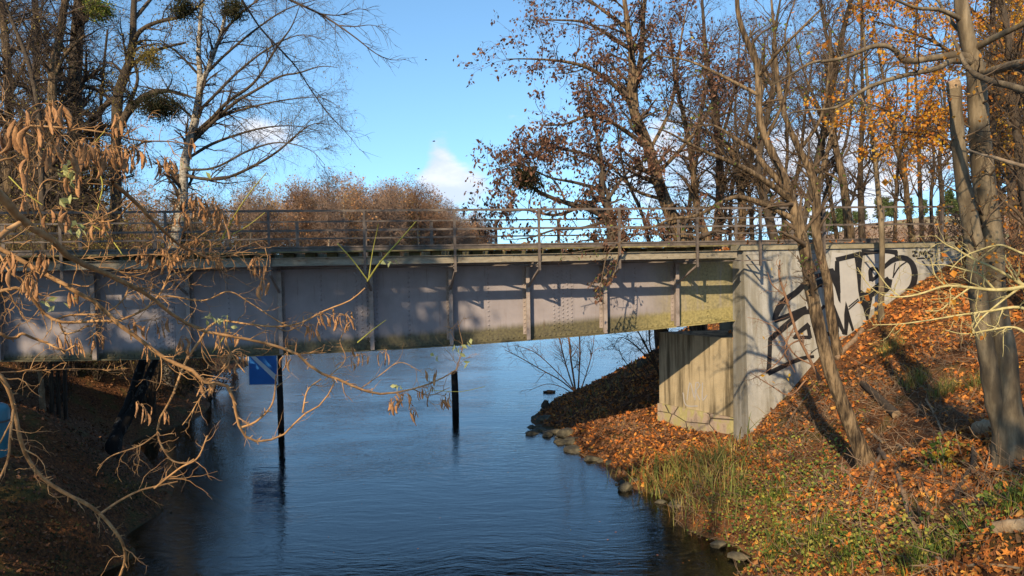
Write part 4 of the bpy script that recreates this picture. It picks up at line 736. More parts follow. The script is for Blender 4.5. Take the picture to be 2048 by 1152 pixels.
shl = [(-40, 70), (-56, 95), (-58, 120), (-50, 160), (-38, 205), (-29, 240), (-18, 285), (-8, 328)]
q = resample([(a, b, 0) for a, b in shl], 40)
for i, p in enumerate(q):
    for row in range(3):
        k = row*7+g.uniform(0, 4); spots.append((p[0]-k*.85+g.normal()*1.2, p[1]+k*.45+g.normal()*2, row))
used = set()
for i, (x, y, row) in enumerate(spots):
    px = 1024+1538*x/y
    if px > 990: continue
    kk = [2, 3, 4, 2, 3, 0][g.integers(0, 6)] if row else [0, 1, 0, 1, 4][g.integers(0, 5)]  # gold kinds behind, dark kinds in front: sunlit crowns put into tree colour
    lb, pr = KINDS[kk]; s = np.interp(px, [420, 560, 700, 860, 985], [1.0, 1.4, 1.62, 1.62, 1.2])*g.uniform(.74, 1.12)
    loc = (x, y, float(gz(x, y))-.1); rz = g.uniform(0, 6.28)
    if kk not in used:
        used.add(kk); pr.location = [float(v) for v in loc]; pr.rotation_euler = (0, 0, rz); pr.scale = (s, s, s); pr['label'] = lb; pr['group'] = 'wood on the far lake shore'
    else: copy_tree(pr, loc, rz, s, lb, 'wood on the far lake shore')
# low scrub in front of the far wood, one mass
V, Q = [], []
pt = resample([(a+1.2, b-1, .3) for a, b in shl], 260)[:, None]+np.random.default_rng(6).normal(size=(260, 14, 3))*np.array([1.6, 1.6, .3]); pt = pt.reshape(-1, 3); pt[:, 2] = .2
gg = np.random.default_rng(7); d = norm(gg.normal(size=(len(pt), 3))*.6+[0, 0, 1]); k4 = np.stack([pt+d*L*gg.uniform(.6, 1.4, (len(pt), 1)) for L in (0, .9, 1.8)], 1)
V, Q = tubes(k4, np.tile([[.03, .02, .012]], (len(pt), 1)), 3); tag(mk('shore_scrub', V, Q, far_twig), kind='stuff', label='low bare scrub along the foot of the far wood')
# distant wooded shore at the end of the lake
gg = np.random.default_rng(9); n = 14000; x = gg.uniform(-330, 420, n); y = gg.uniform(880, 960, n); top = 13+8*vnoise(x, x*0, 60, 3)+6*vnoise(x, x*0, 17, 5); z = 2+top*gg.uniform(0, 1, n)**.6+gg.normal(size=n)
D, Yv, Zv = frames(n, gg); V, Fc = scatter(*LEAF, np.stack([x, y, z], 1), D, Yv, Zv, gg.uniform(2.2, 4.6, n)); tag(mk('distant_wood', V, Fc, far_tan), kind='stuff', label='distant brown wood at the end of the lake')
# green pine hill beyond the field on the right
pr = None; gg = np.random.default_rng(12)
for i in range(46):
    px = gg.uniform(1530, 2060); Y = gg.uniform(215, 270); p = P(px, 480, Y); p[2] = float(gz(p[0], p[1]))-.2; s = gg.uniform(.75, 1.15)*.7
    if pr is None:
        pr = thing('pine_tree', 'green pine on the low hill beyond the brown field', 'tree', (0, 0, 0), 'pines on the hill'); tp = np.array([[[0, 0, 0], [.1, 0, 3], [0, .1, 6], [0, 0, 8.6]]]); rr = np.array([[.2, .16, .1, .03]])
        tube_mesh('trunk', [(tp, rr, 6)], bark_rob, pr); a = spawn(tp, rr, 60, 2.6, k=4, ang=75, t0=.25, wander=.1, ratio=.3, rmin=.03, fall=.5, seed=400); tube_mesh('crown', [(*a, 3)], bark_dark, pr); leaf_mesh('foliage', a, 1500, .75, LEAF, lf_pine, pr, 401, hang=.05, spread=.3, t0=.2)
        pr.location = [float(v) for v in p]; pr.scale = (s, s, s)
    else: copy_tree(pr, p, gg.uniform(0, 6), s, pr['label'], 'pines on the hill')
# ------------------------------------------------------------------ mistletoe
def mistletoe(px, py, Y, rx, rz, label, n, seed, m=lf_mis, hang=.1):
    c = P(px, py, Y); g = np.random.default_rng(seed); root = thing('mistletoe', label, 'mistletoe', c); rx, rz = rx*Y/F, rz*Y/F
    k = max(60, n//12); d = norm(g.normal(size=(k, 3))); e = c+d*np.array([rx, rx, rz])*g.uniform(.55, 1, (k, 1)); Pt = np.stack([np.repeat(c[None], k, 0), (c+e)/2+g.normal(size=(k, 3))*.05*rx, e], 1)
    tube_mesh('stem', [(Pt, np.tile([[.012, .008, .005]], (k, 1)), 3)], twig_brown, root)
    leaf_mesh('foliage', (Pt, None), int(n*2.2), .085, SLIM, m, root, seed+1, hang=hang, spread=rx*.13, t0=.25, wide=1.6); return root
mistletoe(1055, 355, 24.5, 36, 34, 'dark round mistletoe ball low in the spreading locust over the handrail', 1500, 500)
mistletoe(200, 20, 29, 36, 30, 'yellow-green mistletoe ball at the top edge above the dark trunks', 1100, 501, lf_gr)
mistletoe(320, 212, 29, 62, 34, 'large dark drooping mistletoe mass right of the crooked oak fork', 2200, 502)
mistletoe(365, 15, 29, 40, 30, 'dark mistletoe clump at the top edge left of the birch stem', 1000, 503)
mistletoe(468, 20, 29, 34, 32, 'dark mistletoe clump at the top edge right of the birch stem', 900, 504)
mistletoe(300, 120, 29, 42, 36, 'olive tuft of mistletoe in the middle of the oak crown', 700, 505, lf_ol)
mistletoe(1240, 425, 25, 24, 20, 'small rusty tuft at the handrail in the low locust', 400, 506, lf_red)
# ------------------------------------------------------------------ birds
for px, py, Y, lb in ((868, 283, 70, 'tiny bird gliding in front of the upper grey cloud'), (837, 338, 75, 'tiny bird flying over the lit far wood'), (852, 120, 90, 'faintest bird speck high in the clear blue')):
    c = P(px, py, Y); r = thing('bird', lb, 'bird', c); mb = MB(); L = .16
    Pt = np.array([[c+[-L, 0, 0], c+[-L*.4, 0, .01], c+[L*.3, 0, .02], c+[L*.8, 0, .0]]]); V, Q = tubes(Pt, np.array([[.01, .035, .035, .01]]), 6); mb.add(V, Q); mb.build('body', bark_dark, r)
    for s in (-1, 1): mb = MB(); mb.add([c+[-.06, 0, .02], c+[.1, 0, .02], c+[.08, s*.18, .07], c+[-.02, s*.36, .02], c+[-.1, s*.16, .06]], [[0, 1, 2, 3, 4]]); mb.build('wing', bark_dark, r)
# ------------------------------------------------------------------ near locust whose branches reach into the left of the picture
NT_ = thing('locust_tree', 'bare locust branches with hanging brown pods reaching in at the left, lit by the sun', 'tree', (-3.2, 1.0, float(gz(-7, 5))))
def nb(Y0, Y1, s, wk=.86): return px_path(Y0, Y1, s, K=30, wk=wk*.82, jit=.012)
FB = [nb(2.7, 3.1, '-60,590,10 0,583,10 24,576 50,580 68,601 89,627 118,643 153,645 192,642 236,641 266,630 295,615 319,589 329,571 339,553 369,542 400,538 430,536,3.5'),
 nb(2.9, 3.2, '109,639,6 142,630 177,629 207,627 233,612 251,592 260,568 261,553,3.5'), nb(2.9, 2.9, '118,645,6 130,666 153,663 177,651,3.5'), nb(2.5, 2.7, '-40,650,10 0,667,9 18,676 35,674 44,667 68,677 94,686 118,698 130,702 150,691,5'),
 nb(2.6, 3.4, '-50,470,13 0,497,13 38,518 89,548 133,571 165,592 195,607 236,648,11 266,669 304,698 339,722 385,741,11 400,761 430,768 450,768 465,791 472,826,8 480,856 500,881 530,881 565,871 605,831 645,806 670,763,3.5'),
 nb(3.3, 3.4, '480,856,7 515,841 545,806 552,751,4'), nb(3.4, 3.5, '605,826,5 615,781 642,758,3.5'),
 nb(2.2, 3.6, '-30,360,26 9,400,25 30,427,24 59,453 97,471,20 118,497 153,524,16 189,536 224,553 266,574 295,589,12 325,612 354,636 410,663,8 460,672 517,683 561,695 600,711 630,741 675,758 720,778,7 765,788 825,778 875,761 915,738,3'),
 nb(3.6, 3.7, '912,740,3 925,696 920,665 915,641,1.8'), nb(3.4, 3.5, '320,836,6 345,791 370,726 400,681,7 420,651 445,641 480,646 550,653 600,646 650,621 700,601 730,576,3'), nb(3.4, 3.4, '320,836,6 315,866 325,896 345,921 372,926 388,918,4'), nb(3.4, 3.2, '316,866,4 280,891 225,911 200,931,3'),
 nb(2.4, 2.9, '-40,720,14 0,751,13 20,786 30,826,11 40,876 55,916 85,956 130,986 170,1006,10 200,1028 225,1056 245,1086 250,1121 235,1165,7'), nb(2.8, 3.0, '200,1028,7 240,1001 280,981 320,971 355,963,4'), nb(2.9, 3.0, '308,977,6 360,936 395,916 415,871,4'), nb(2.5, 2.5, '27,818,8 20,876 15,921 -10,975,6'), nb(2.4, 2.4, '-20,905,6 0,885 22,843,4'),
 nb(2.1, 2.2, '-20,490,17 0,474,17 18,459 40,446,14'), nb(2.3, 2.9, '-40,235,8 0,242,7 40,250 146,257 219,267 277,281 339,283 385,290,3'), nb(3.0, 3.3, '189,536,5 224,537 260,552 295,545 310,539 339,527 366,520,3'), nb(2.9, 3.3, '366,491,4 398,509 428,514 460,512 502,509 530,512,2.5'), nb(2.8, 3.2, '150,520,4 189,515 245,512 295,509 339,509 366,491 400,480,2.5'),
 nb(2.5, 2.6, '71,395,6 80,424 92,459 104,482,6'), nb(2.6, 3.2, '225,365,12 266,400,11 295,430 331,465 354,486 384,503 430,520,5'), nb(3.3, 3.6, '300,600,5 334,592 407,601 457,583 502,607 561,645 600,660,2.5'), nb(2.3, 2.4, '110,215,4 80,260 72,300 95,330 120,345,5'), nb(2.2, 2.4, '78,260,4 100,290 125,308 135,315,4'),
 nb(2.4, 2.6, '-20,330,6 20,318 40,345 62,385 71,420,4'), nb(2.7, 3.0, '118,430,4 160,450 190,440 230,420 260,400,2.5'), nb(2.7, 2.8, '38,447,5 60,480 66,510 52,540 60,560,3'), nb(2.6, 2.6, '0,510,6 20,545 45,560 50,585,4'), nb(3.1, 3.4, '402,681,4 410,720 440,740 470,700 500,705,2.5'), nb(3.2, 3.2, '448,642,4 455,690 470,720 490,745,3'),
 nb(2.6, 2.8, '76,420,4 78,380 95,360 130,365 175,367 215,370,2.5'), nb(3.3, 3.6, '550,653,3.5 575,662 605,650 625,668,2'), nb(3.5, 3.7, '650,760,3 690,720 680,680 700,650,1.8'), nb(3.2, 3.3, '430,770,4 405,790 380,830 365,850,2.5'), nb(3.6, 3.7, '720,778,3 760,750 800,725 840,742,1.8'), nb(2.5, 3.0, '0,745,4 60,742 150,738 240,740,2'), nb(3.4, 3.6, '825,778,3 860,790 900,775,1.6')]
stub = resample([(-4.5, 1.2, 8.5), (-3.4, 1.3, 7.6), (-2.6, 1.7, 6.6), (-1.9, 2.0, 6.0), FB[7][0][0]], 30)
trk = resample([(-7, 5, float(gz(-7, 5))), (-6.2, 3.2, 4), (-5.2, 1.8, 7), (-4.4, 1.0, 10), (-4.1, .6, 13)], 30)
Pt = np.stack([trk, stub]+[p for p, r in FB]); R = np.stack([np.linspace(.2, .1, 30), np.linspace(.07, .03, 30)]+[r for p, r in FB])
R[2:] *= 1+.10*np.abs(np.sin(np.linspace(0, 40, 30)))[None]*rng.uniform(0, 1, (len(FB), 30))
tube_mesh('trunk', [(Pt[:2], R[:2], 12)], bark_rob, NT_)
tube_mesh('limb', [(Pt[2:], R[2:], 9)], twig_near, NT_)
fb = (Pt[2:], R[2:])
t0_ = spawn(*(fb[0][[0,1,18,19,20,21,23,27,28,29,30]], fb[1][[0,1,18,19,20,21,23,27,28,29,30]]), 40, .34, k=9, ang=45, sd=18, t0=.02, wander=.26, ratio=.5, rmin=.0018, cap=.0045, seed=899); fb2 = (np.concatenate([fb[0], np.stack([resample(np.c_[p_, r2], 30)[:, :3] for p_, r2 in zip(*t0_)])]), np.concatenate([fb[1], np.stack([np.linspace(r2[0], r2[-1], 30) for r2 in t0_[1]])]))
t1 = spawn(*fb2, 330, .17, k=7, ang=48, sd=16, t0=.05, wander=.28, grav=.0, ratio=.45, rmin=.0014, cap=.003, seed=900); t2 = spawn(*t1, 560, .085, k=5, ang=45, wander=.3, ratio=.7, rmin=.0010, cap=.002, seed=901)
sp = spawn(*fb, 420, .022, k=3, ang=55, sd=10, t0=.05, wander=.1, ratio=.6, rmin=.0016, cap=.003, tip=.55, fall=0, seed=902)
GS = [nb(3.2, 3.0, '445,475,5 470,430 500,385 533,345,2.5'), nb(3.3, 3.1, '735,562,6 760,525 800,480 832,443,3'), nb(3.3, 3.2, '737,560,4 745,505 757,448,2'), nb(3.3, 3.3, '715,685,4 745,660 772,640,2'), nb(3.3, 3.2, '735,560,3.5 705,520 675,487,3'), nb(2.7, 2.6, '120,345,3 150,330 175,300 210,262,2'), nb(2.4, 2.4, '18,353,4 50,385 85,410,2.5'), nb(2.9, 2.9, '185,450,3.5 215,470 235,495 245,510,2.5'), nb(2.7, 2.7, '197,340,4 205,372 195,420,3'), nb(3.2, 3.1, '440,480,2.6 490,455 530,425,1.6'), nb(3.2, 3.2, '425,705,2 450,670 455,630,1.6'), nb(3.5, 3.4, '860,780,1.6 920,783 970,773,1.3')]
for p, r in GS: tube_mesh('shoot', [(p[None], r[None], 6)], twig_green, NT_)
# pods: the hundred largest one by one, the rest in one mesh
def pod_mesh(seed):
    g = np.random.default_rng(seed); K = 11; t = np.linspace(0, 1, K); bend = g.uniform(-.55, .55); x = t; y = bend*t*(1-t)*1.6; tw = g.uniform(-.9, .9)*t; w = .125*np.sin(np.pi*np.clip(t*.96+.03, 0, 1))**.5*(1+.10*np.sin(t*40+seed)); th = .035+.018*np.sin(t*34+seed)
    V = []
    for k in range(K):
        for a in np.arange(6)*np.pi/3: c, s_ = math.cos(a)*w[k], math.sin(a)*th[k]; V.append([x[k], y[k]+c*math.cos(tw[k])-s_*math.sin(tw[k]), .12*bend*math.sin(3*t[k])+c*math.sin(tw[k])+s_*math.cos(tw[k])])
    idx = np.arange(K*6).reshape(K, 6); nx = np.roll(idx, -1, 1); return np.array(V), np.stack([idx[:-1], nx[:-1], nx[1:], idx[1:]], -1).reshape(-1, 4)
PM = [pod_mesh(i) for i in range(6)]
CL = [(20, 265, 7, 2.1, 22), (62, 262, 6, 2.1, 26), (105, 225, 9, 2.1, 26), (60, 330, 3, 2.1, 20), (105, 300, 6, 2.2, 26), (150, 300, 8, 2.4, 28), (188, 300, 9, 2.5, 26), (225, 305, 9, 2.6, 26), (255, 310, 9, 2.7, 26), (150, 350, 4, 2.5, 20), (240, 250, 4, 2.6, 14), (330, 330, 6, 2.9, 14), (385, 290, 3, 3.0, 12), (410, 420, 12, 3.1, 30), (440, 430, 8, 3.1, 20), (385, 400, 7, 3.0, 20), (280, 505, 5, 3.1, 12), (320, 520, 8, 3.1, 22), (380, 500, 6, 3.1, 24), (430, 520, 5, 3.2, 26), (515, 530, 9, 3.2, 18), (525, 570, 5, 3.2, 10), (20, 530, 6, 2.5, 24), (60, 565, 7, 2.6, 22), (80, 520, 6, 2.6, 20), (130, 680, 4, 2.9, 12), (155, 690, 3, 2.9, 10), (190, 680, 4, 3.0, 12), (145, 590, 3, 2.9, 10), (265, 650, 4, 3.1, 14), (295, 700, 4, 3.2, 10), (310, 650, 5, 3.1, 18), (445, 680, 10, 3.4, 26), (460, 720, 12, 3.4, 22), (410, 770, 5, 3.4, 14), (375, 690, 5, 3.3, 16), (280, 820, 5, 3.4, 18), (330, 835, 2, 3.4, 8), (640, 640, 7, 3.5, 20), (690, 640, 8, 3.5, 18), (620, 660, 4, 3.5, 12), (715, 720, 5, 3.8, 14), (765, 715, 3, 3.8, 10), (780, 810, 4, 3.6, 14), (805, 800, 7, 3.6, 16), (820, 830, 4, 3.6, 12), (855, 785, 5, 3.6, 14), (890, 800, 4, 3.6, 12), (865, 750, 3, 3.6, 10), (575, 720, 3, 3.5, 12), (580, 690, 3, 3.5, 14), (120, 430, 4, 2.5, 22), (45, 410, 3, 2.4, 16), (210, 450, 5, 2.9, 18), (360, 440, 4, 3.0, 16)]
g = np.random.default_rng(77); pods = []; stalks = []
for px, py, n, Y, sg in CL:
    c = P(px, py, Y)
    for k in range(int(n*1.5)):
        b = P(px+g.normal()*sg*.7, py+g.normal()*sg*.38-6, Y+g.normal()*.05); L = g.uniform(.036, .066)*(1 if px > 290 or py > 400 else 1.1); d = norm(np.array([g.normal()*.22, g.normal()*.22, -1])); Yv = norm(np.cross(g.normal(size=3), d)); pods.append((L/Y, b, d, Yv, L, g.integers(0, 6)))
        m_ = (c+b)/2+np.array([0, 0, .012]); stalks.append(resample(np.stack([c+[0, 0, .02], m_+[0, 0, .01], b]), 5))
tube_mesh('crown', [(*t0_, 6), (*t1, 5), (*t2, 4), (*sp, 5), (np.stack(stalks), np.tile(np.linspace(.0012, .0008, 5)[None], (len(stalks), 1)), 4)], twig_near, NT_)
pods.sort(key=lambda q: -q[0]); rest = MB()
for i, (_, b, d, Yv, L, k) in enumerate(pods):
    V = b+L*(PM[k][0][:, :1]*d+PM[k][0][:, 1:2]*Yv+PM[k][0][:, 2:]*np.cross(d, Yv))
    if i < 100: mk('seed_pod', V, PM[k][1], lf_pod, NT_, smooth=True)
    else: rest.add(V, PM[k][1])
tag(rest.build('seed_pod', lf_pod, NT_, smooth=True), kind='stuff')
# few pale green leaflets still on
gl = np.random.default_rng(78); cs = [(125, 335, 2.5, 10), (140, 350, 2.5, 8), (125, 395, 2.6, 7), (150, 450, 2.7, 6), (105, 600, 2.9, 8), (418, 630, 3.4, 6), (432, 640, 3.4, 5), (765, 520, 3.3, 4), (925, 690, 3.6, 6), (922, 715, 3.6, 5), (785, 768, 3.6, 4), (868, 705, 3.6, 3), (388, 330, 3, 4)]
ps = np.concatenate([np.stack([P(a+gl.normal()*12, b+gl.normal()*7, Y) for _ in range(n)]) for a, b, Y, n in cs]); D, Yv, Zv = frames(len(ps), gl, gl.normal(size=(len(ps), 3))*.5+[.3, 0, -.6]); V, Fc = scatter(*LEAF, ps, D, Yv, Zv, np.tile([[.036, .036, .036]], (len(ps), 1))); mk('foliage', V, Fc, lf_pale, NT_)
# high twigs of a tree overhead, at the top centre
tree('overhanging_tree', 'thin dark twigs reaching in from the top edge against the clear sky', [pp(9, 9, '470,-60,9 540,-20,8 604,11,7 637,26,6 677,51,5 717,80,4 750,106,3 783,120,2.2 812,118,1.2', wk=.7), pp(9, 9, '677,51,4 710,53,3 740,50,2 772,56,1.2', wk=.7), pp(9, 9.3, '640,28,4 680,30,3 715,18,2 740,22,1.2', wk=.7), pp(8, 8.6, '470,-20,6 484,0,6 520,55,5 553,91,5 590,131,4 619,175,3.4 655,226,2.6 690,262,1.6 720,300,1', wk=.7)],
  [dict(n=70, L=.45, k=6, ang=38, t0=.25, wander=.15, grav=-.03, ratio=.5, rmin=.003), dict(n=150, L=.2, k=4, ang=38, wander=.2, ratio=.6, rmin=.0024)], twig_dark, twig_dark, None, cat='tree', seed=95, sides=6)
# ------------------------------------------------------------------ lichen-grey shrub at the right
Y = 7.2
rsh = [pp(Y, Y, s, wk=.8) for s in ['2090,560,14 2040,575,11 1990,580,9 1940,575,7 1890,572,6 1840,588,5 1800,594,4 1765,590,3 1735,568,2.6 1715,535,2', '2090,640,10 2040,615,8 1980,622,6 1920,630,5 1860,640,4 1800,648,3 1745,650,2', '2090,600,12 2030,560,9 1985,535,7 1950,520,6 1915,500,5 1890,488,3 1870,470,2', '1990,580,6 1960,550,5 1930,540,4 1890,530,3 1850,530,2 1830,522,1.5', '1800,594,4 1775,572,3 1755,545,2.5 1738,520,1.6', '2080,520,8 2040,505,6 2000,490,5 1960,500,4 1925,515,3 1900,540,2', '2070,680,8 2030,655,6 1980,660,5 1930,668,3 1890,660,2', '1940,575,5 1905,600,4 1880,620,3 1850,622,2', '2060,560,7 2000,605,5 1960,640,4 1940,675,2.5', '1890,572,4 1870,550,3 1862,520,2 1850,500,1.5']]
r_ = tree('shrub', 'bare shrub with pale lichen-covered twigs reaching in from the right edge', [(p, r) for p, r in rsh], [dict(n=90, L=.34, k=6, ang=50, t0=.1, wander=.3, up=.05, ratio=.55, rmin=.0026), dict(n=260, L=.16, k=5, ang=48, wander=.35, up=.05, ratio=.65, rmin=.0018)], twig_lichen, twig_lichen, [dict(n=26, size=.06, tmpl=LEAF, mat=lf_or, hang=.5, wide=1.5)], cat='shrub', seed=96, sides=7)
# bare bush in front of the wall at the left of the near leaning tree
Y = 15.5
tree('shrub', 'small bare bush with curled twigs in front of the pale wall corner', [pp(Y, Y, s, wk=.8) for s in ['1640,760,9 1620,720,8 1600,680,7 1590,655,7 1570,590,6 1558,550,5 1560,520,3', '1600,680,5 1580,690,4 1560,720,3 1530,745,2 1500,760,1.5', '1625,730,5 1590,710,4 1555,660,3 1520,640,2 1495,635,1.4', '1612,760,5 1580,790,4 1540,770,3 1500,745,1.6', '1572,592,4 1545,570,3 1535,545,2', '1590,650,4 1570,700,3 1590,745,2']], [dict(n=70, L=.55, k=7, ang=55, t0=.2, wander=.4, ratio=.5, rmin=.003), dict(n=170, L=.28, k=5, ang=50, wander=.4, ratio=.6, rmin=.0024)], twig_red, twig_red, [dict(n=10, size=.1, tmpl=LEAF, mat=lf_ye, hang=.4)], cat='shrub', seed=97, sides=6)
# ------------------------------------------------------------------ promontory shrubs, stump, floating log
b = PZ(1152, 782, .25)
rt = tree('willow_shrub', 'multi-stemmed willow shrub at the tip of the leafy promontory', [pp(b[1], b[1], s, wk=.42) for s in ['1152,790,9 1148,760,10 1142,720,9 1138,680,8 1130,620,6 1128,560,4', '1156,790,10 1158,750,8 1160,700,7 1158,640,5 1165,590,3', '1150,785,9 1135,740,7 1122,690,6 1115,640,4', '1148,782,7 1120,760,6 1080,738,5 1040,715,4 1010,700,2.5', '1160,785,7 1175,740,5 1185,700,4 1190,650,3', '1148,780,6 1110,740,5 1070,705,4 1030,690,2.5', '1148,790,6 1125,775,4 1095,768,3 1060,780,2']],
  [dict(n=110, L=1.2, k=7, ang=36, t0=.2, wander=.2, up=.1, ratio=.45, rmin=.0045), dict(n=520, L=.6, k=5, ang=38, wander=.25, ratio=.6, rmin=.0045)], twig_red, twig_red, [dict(n=60, size=.09, tmpl=SLIM, mat=lf_red, hang=.5)], cat='shrub', seed=98, sides=6)
b = P(1300, 735, 27.5)
tree('willow_shrub', 'bare shrub hanging over the water behind the breast wall', [pp(27.5, 26.5, s, wk=.5) for s in ['1322,760,10 1312,735,9 1296,700,8 1280,670,6 1262,640,4', '1318,750,7 1300,690,6 1300,650,5 1310,600,4', '1312,735,6 1270,690,5 1240,675,3 1225,700,2', '1285,760,5 1268,745,4 1245,715,3 1236,690,2', '1310,740,6 1330,690,5 1340,640,4']], [dict(n=80, L=1.1, k=7, ang=40, t0=.2, wander=.25, grav=-.04, ratio=.45, rmin=.006), dict(n=420, L=.55, k=5, ang=38, wander=.25, grav=-.05, ratio=.6, rmin=.0045)], twig_dark, twig_dark, [dict(n=70, size=.11, tmpl=SLIM, mat=lf_red, hang=.5)], cat='shrub', seed=99, sides=6)
def rough_solid(name, label, cat, pts, rad, mat, seed, sides=9, K=12, ends=True, group=None, amp=.1, parts=None):
    g = np.random.default_rng(seed); q = resample(np.c_[np.asarray(pts), np.asarray(rad)], K); r = q[:, 3]*(1+amp*g.normal(size=K)); root = thing(name, label, cat, q[0, :3], group)
    V, Q = tubes(q[None, :, :3], r[None], sides); V = V+g.normal(size=V.shape)*r.mean()*.05; m = MB(); m.add(V, Q); m.build('bark', mat, root, smooth=True)
    m = MB(); m.add(V[:sides], [list(range(sides))[::-1]]); m.add(V[-sides:], [list(range(sides))]); m.build('cut_end', log_mat, root); return root
b = PZ(1090, 822, 0.0); rough_solid('tree_stump', 'dark rotten stump poking out of the water off the promontory tip', 'stump', [b-[0, 0, .3], b+[.02, 0, .2], b+[.06, 0, .42]], [.16, .17, .07], bark_dark, 1, amp=.25)
b = PZ(1098, 784, 0.02); rough_solid('floating_log', 'small dark log floating beside the willow shrub', 'log', [b-[.25, 0, 0], b+[0, .03, .02], b+[.28, 0, .0]], [.05, .07, .05], bark_dark, 2)
# ------------------------------------------------------------------ water sign and mooring post
c0 = P(557, 770, 27.5); xw = c0[0]; yw = c0[1]
sg = thing('waterway_sign', 'square blue waterway sign with a white diagonal bar on a dark post in the channel', 'sign', (xw, yw, 0))
mb = MB(); K = np.array([[[xw+.02, yw+.09, -1.6], [xw+.02, yw+.09, .6], [xw, yw+.09, 1.7], [xw-.01, yw+.09, 3.3]]]); V, Q = tubes(K, np.full((1, 4), .115), 12); mb.add(V, Q); mb.build('post', nm('tarred_wood', [(.3, (.008, .008, .008)), (.7, (.03, .026, .022))], 8, bump=.5), sg, smooth=True)
zb_, wS, hS = P(527, 770, 27.5)[2], 1.06, 1.3; xl = P(498, 770, 27.5)[0]
sgn = NT(bpy.data.materials.new('sign_blue').node_tree) if False else None
blue = nm('sign_blue', [(.35, (.014, .11, .36)), (.65, (.02, .16, .50))], 1.2, rough=.35, bump=0, spec=.5); white = nm('sign_white', [(.3, (.55, .56, .56)), (.7, (.72, .73, .73))], 3, rough=.4, bump=0)
mb = MB(); mb.box((xl+.03, yw-.03, zb_+.03), np.array([wS-.06, 0, 0]), np.array([0, .04, 0]), np.array([0, 0, hS-.06])); mb.build('panel', blue, sg)
mb = MB()
for o, a, c in (((xl, yw-.034, zb_), (wS, 0, 0), (0, 0, .03)), ((xl, yw-.034, zb_+hS-.03), (wS, 0, 0), (0, 0, .03)), ((xl, yw-.034, zb_+.03), (.03, 0, 0), (0, 0, hS-.06)), ((xl+wS-.03, yw-.034, zb_+.03), (.03, 0, 0), (0, 0, hS-.06))): mb.box(o, np.array(a), np.array([0, .048, 0]), np.array(c))
mb.build('frame', white, sg)
mb = MB(); x0_, x1_, y_, zt_, zl_ = xl+.03, xl+wS-.03, yw-.035, zb_+hS-.03, zb_+.03; ztop = P(505, 708, 27.5)[2]
mb.add([(x0_, y_, min(zt_, ztop+.22)), (x0_, y_, ztop-.02), (x1_, y_, zl_+.06), (x1_, y_, zl_+.30)], [[0, 1, 2, 3]]); mb.build('diagonal_bar', white, sg)
p0 = P(911, 816, 28); b = PZ(911, 818, 0)
mp = thing('mooring_post', 'dark round timber post standing alone in the water under the bridge', 'post', b); mb = MB(); zt2 = P(910, 746, b[1])[2]; K = np.array([[[b[0], b[1], -1.6], [b[0], b[1], 0], [b[0]-.01, b[1], zt2*.6], [b[0]-.02, b[1], zt2]]]); V, Q = tubes(K, np.array([[.14, .14, .135, .13]]), 14); mb.add(V, Q, [list(range(42, 56))]); mb.build('shaft', bpy.data.materials['tarred_wood'], mp)
mb = MB(); K = np.array([[[b[0]-.02, b[1], zt2+.002], [b[0]-.02, b[1], zt2+.05], [b[0]-.02, b[1], zt2+.09]]]); V, Q = tubes(K, np.array([[.138, .138, .03]]), 14); mb.add(V, Q); mb.build('cap', bark_rob, mp)
# ------------------------------------------------------------------ left bank under the bridge
tree('birch_tree', 'pair of leaning black and white birch trunks at the water under the girder', [up_to_ground(px_path(21, 23.5, '226,890,46 240,850,42 262,800,36 280,740,30 300,680,26 318,600,22', wk=.6)), up_to_ground(px_path(21.3, 23.5, '236,870,36 270,810,32 300,745,26 322,690,22 345,610,18', wk=.6))], [dict(n=10, L=.8, k=6, t0=.2, ratio=.3, rmin=.004)], bark_birch_black, twig_dark, None, seed=140)
for i, (lb, s, m) in enumerate([('short broken stake catching the sun on the left bank', '86,822,13 84,790,11 82,760,9 79,742,7', log_mat), ('thin grey stem right of the sunlit stake', '104,815,9 103,780,8 101,720,7', bark_dark), ('second thin stem in the shade under the girder', '117,815,8 116,770,7 116,715,6', bark_dark), ('third thin stem in the shade nearest the birches', '131,818,8 130,770,7 128,715,6', bark_dark)]):
    p, r = px_path(21.5+i*.2, 21.5+i*.2, s, wk=1); z = float(gz(p[0, 0], p[0, 1])); q = np.concatenate([[[p[0, 0], p[0, 1], min(z-.1, p[0, 2]-.05)]], p]); rough_solid('stake', lb, 'stake', q[:, :3], np.r_[r[:1], r], m, 30+i, K=10)
c = P(-22, 846, 12.5); mb = MB(); n = 22; a = np.arange(n)*2*np.pi/n; prof = [(.0, .40), (.22, .41), (.28, .36), (.30, .28), (.31, .1)]
br = thing('plastic_barrel', 'teal plastic barrel just showing at the left picture edge', 'barrel', c-[0, 0, .5])
K = np.array([[c+[0, 0, z] for z in (-.55, -.3, -.28, -.05, .2, .27, .31, .33)]]); V, Q = tubes(K, np.array([[.27, .29, .30, .30, .30, .27, .2, .05]]), 24); mb.add(V, Q); mb.build('drum', nm('teal_plastic', [(.3, (.02, .11, .16)), (.7, (.05, .20, .24))], 3, rough=.35, bump=0, spec=.5), br, smooth=True)
mb = MB(); V, Q = tubes(np.array([[c+[0, 0, .02], c+[0, 0, .05]]]), np.array([[.315, .315]]), 24); mb.add(V, Q); mb.build('hoop', rail_mat, br)
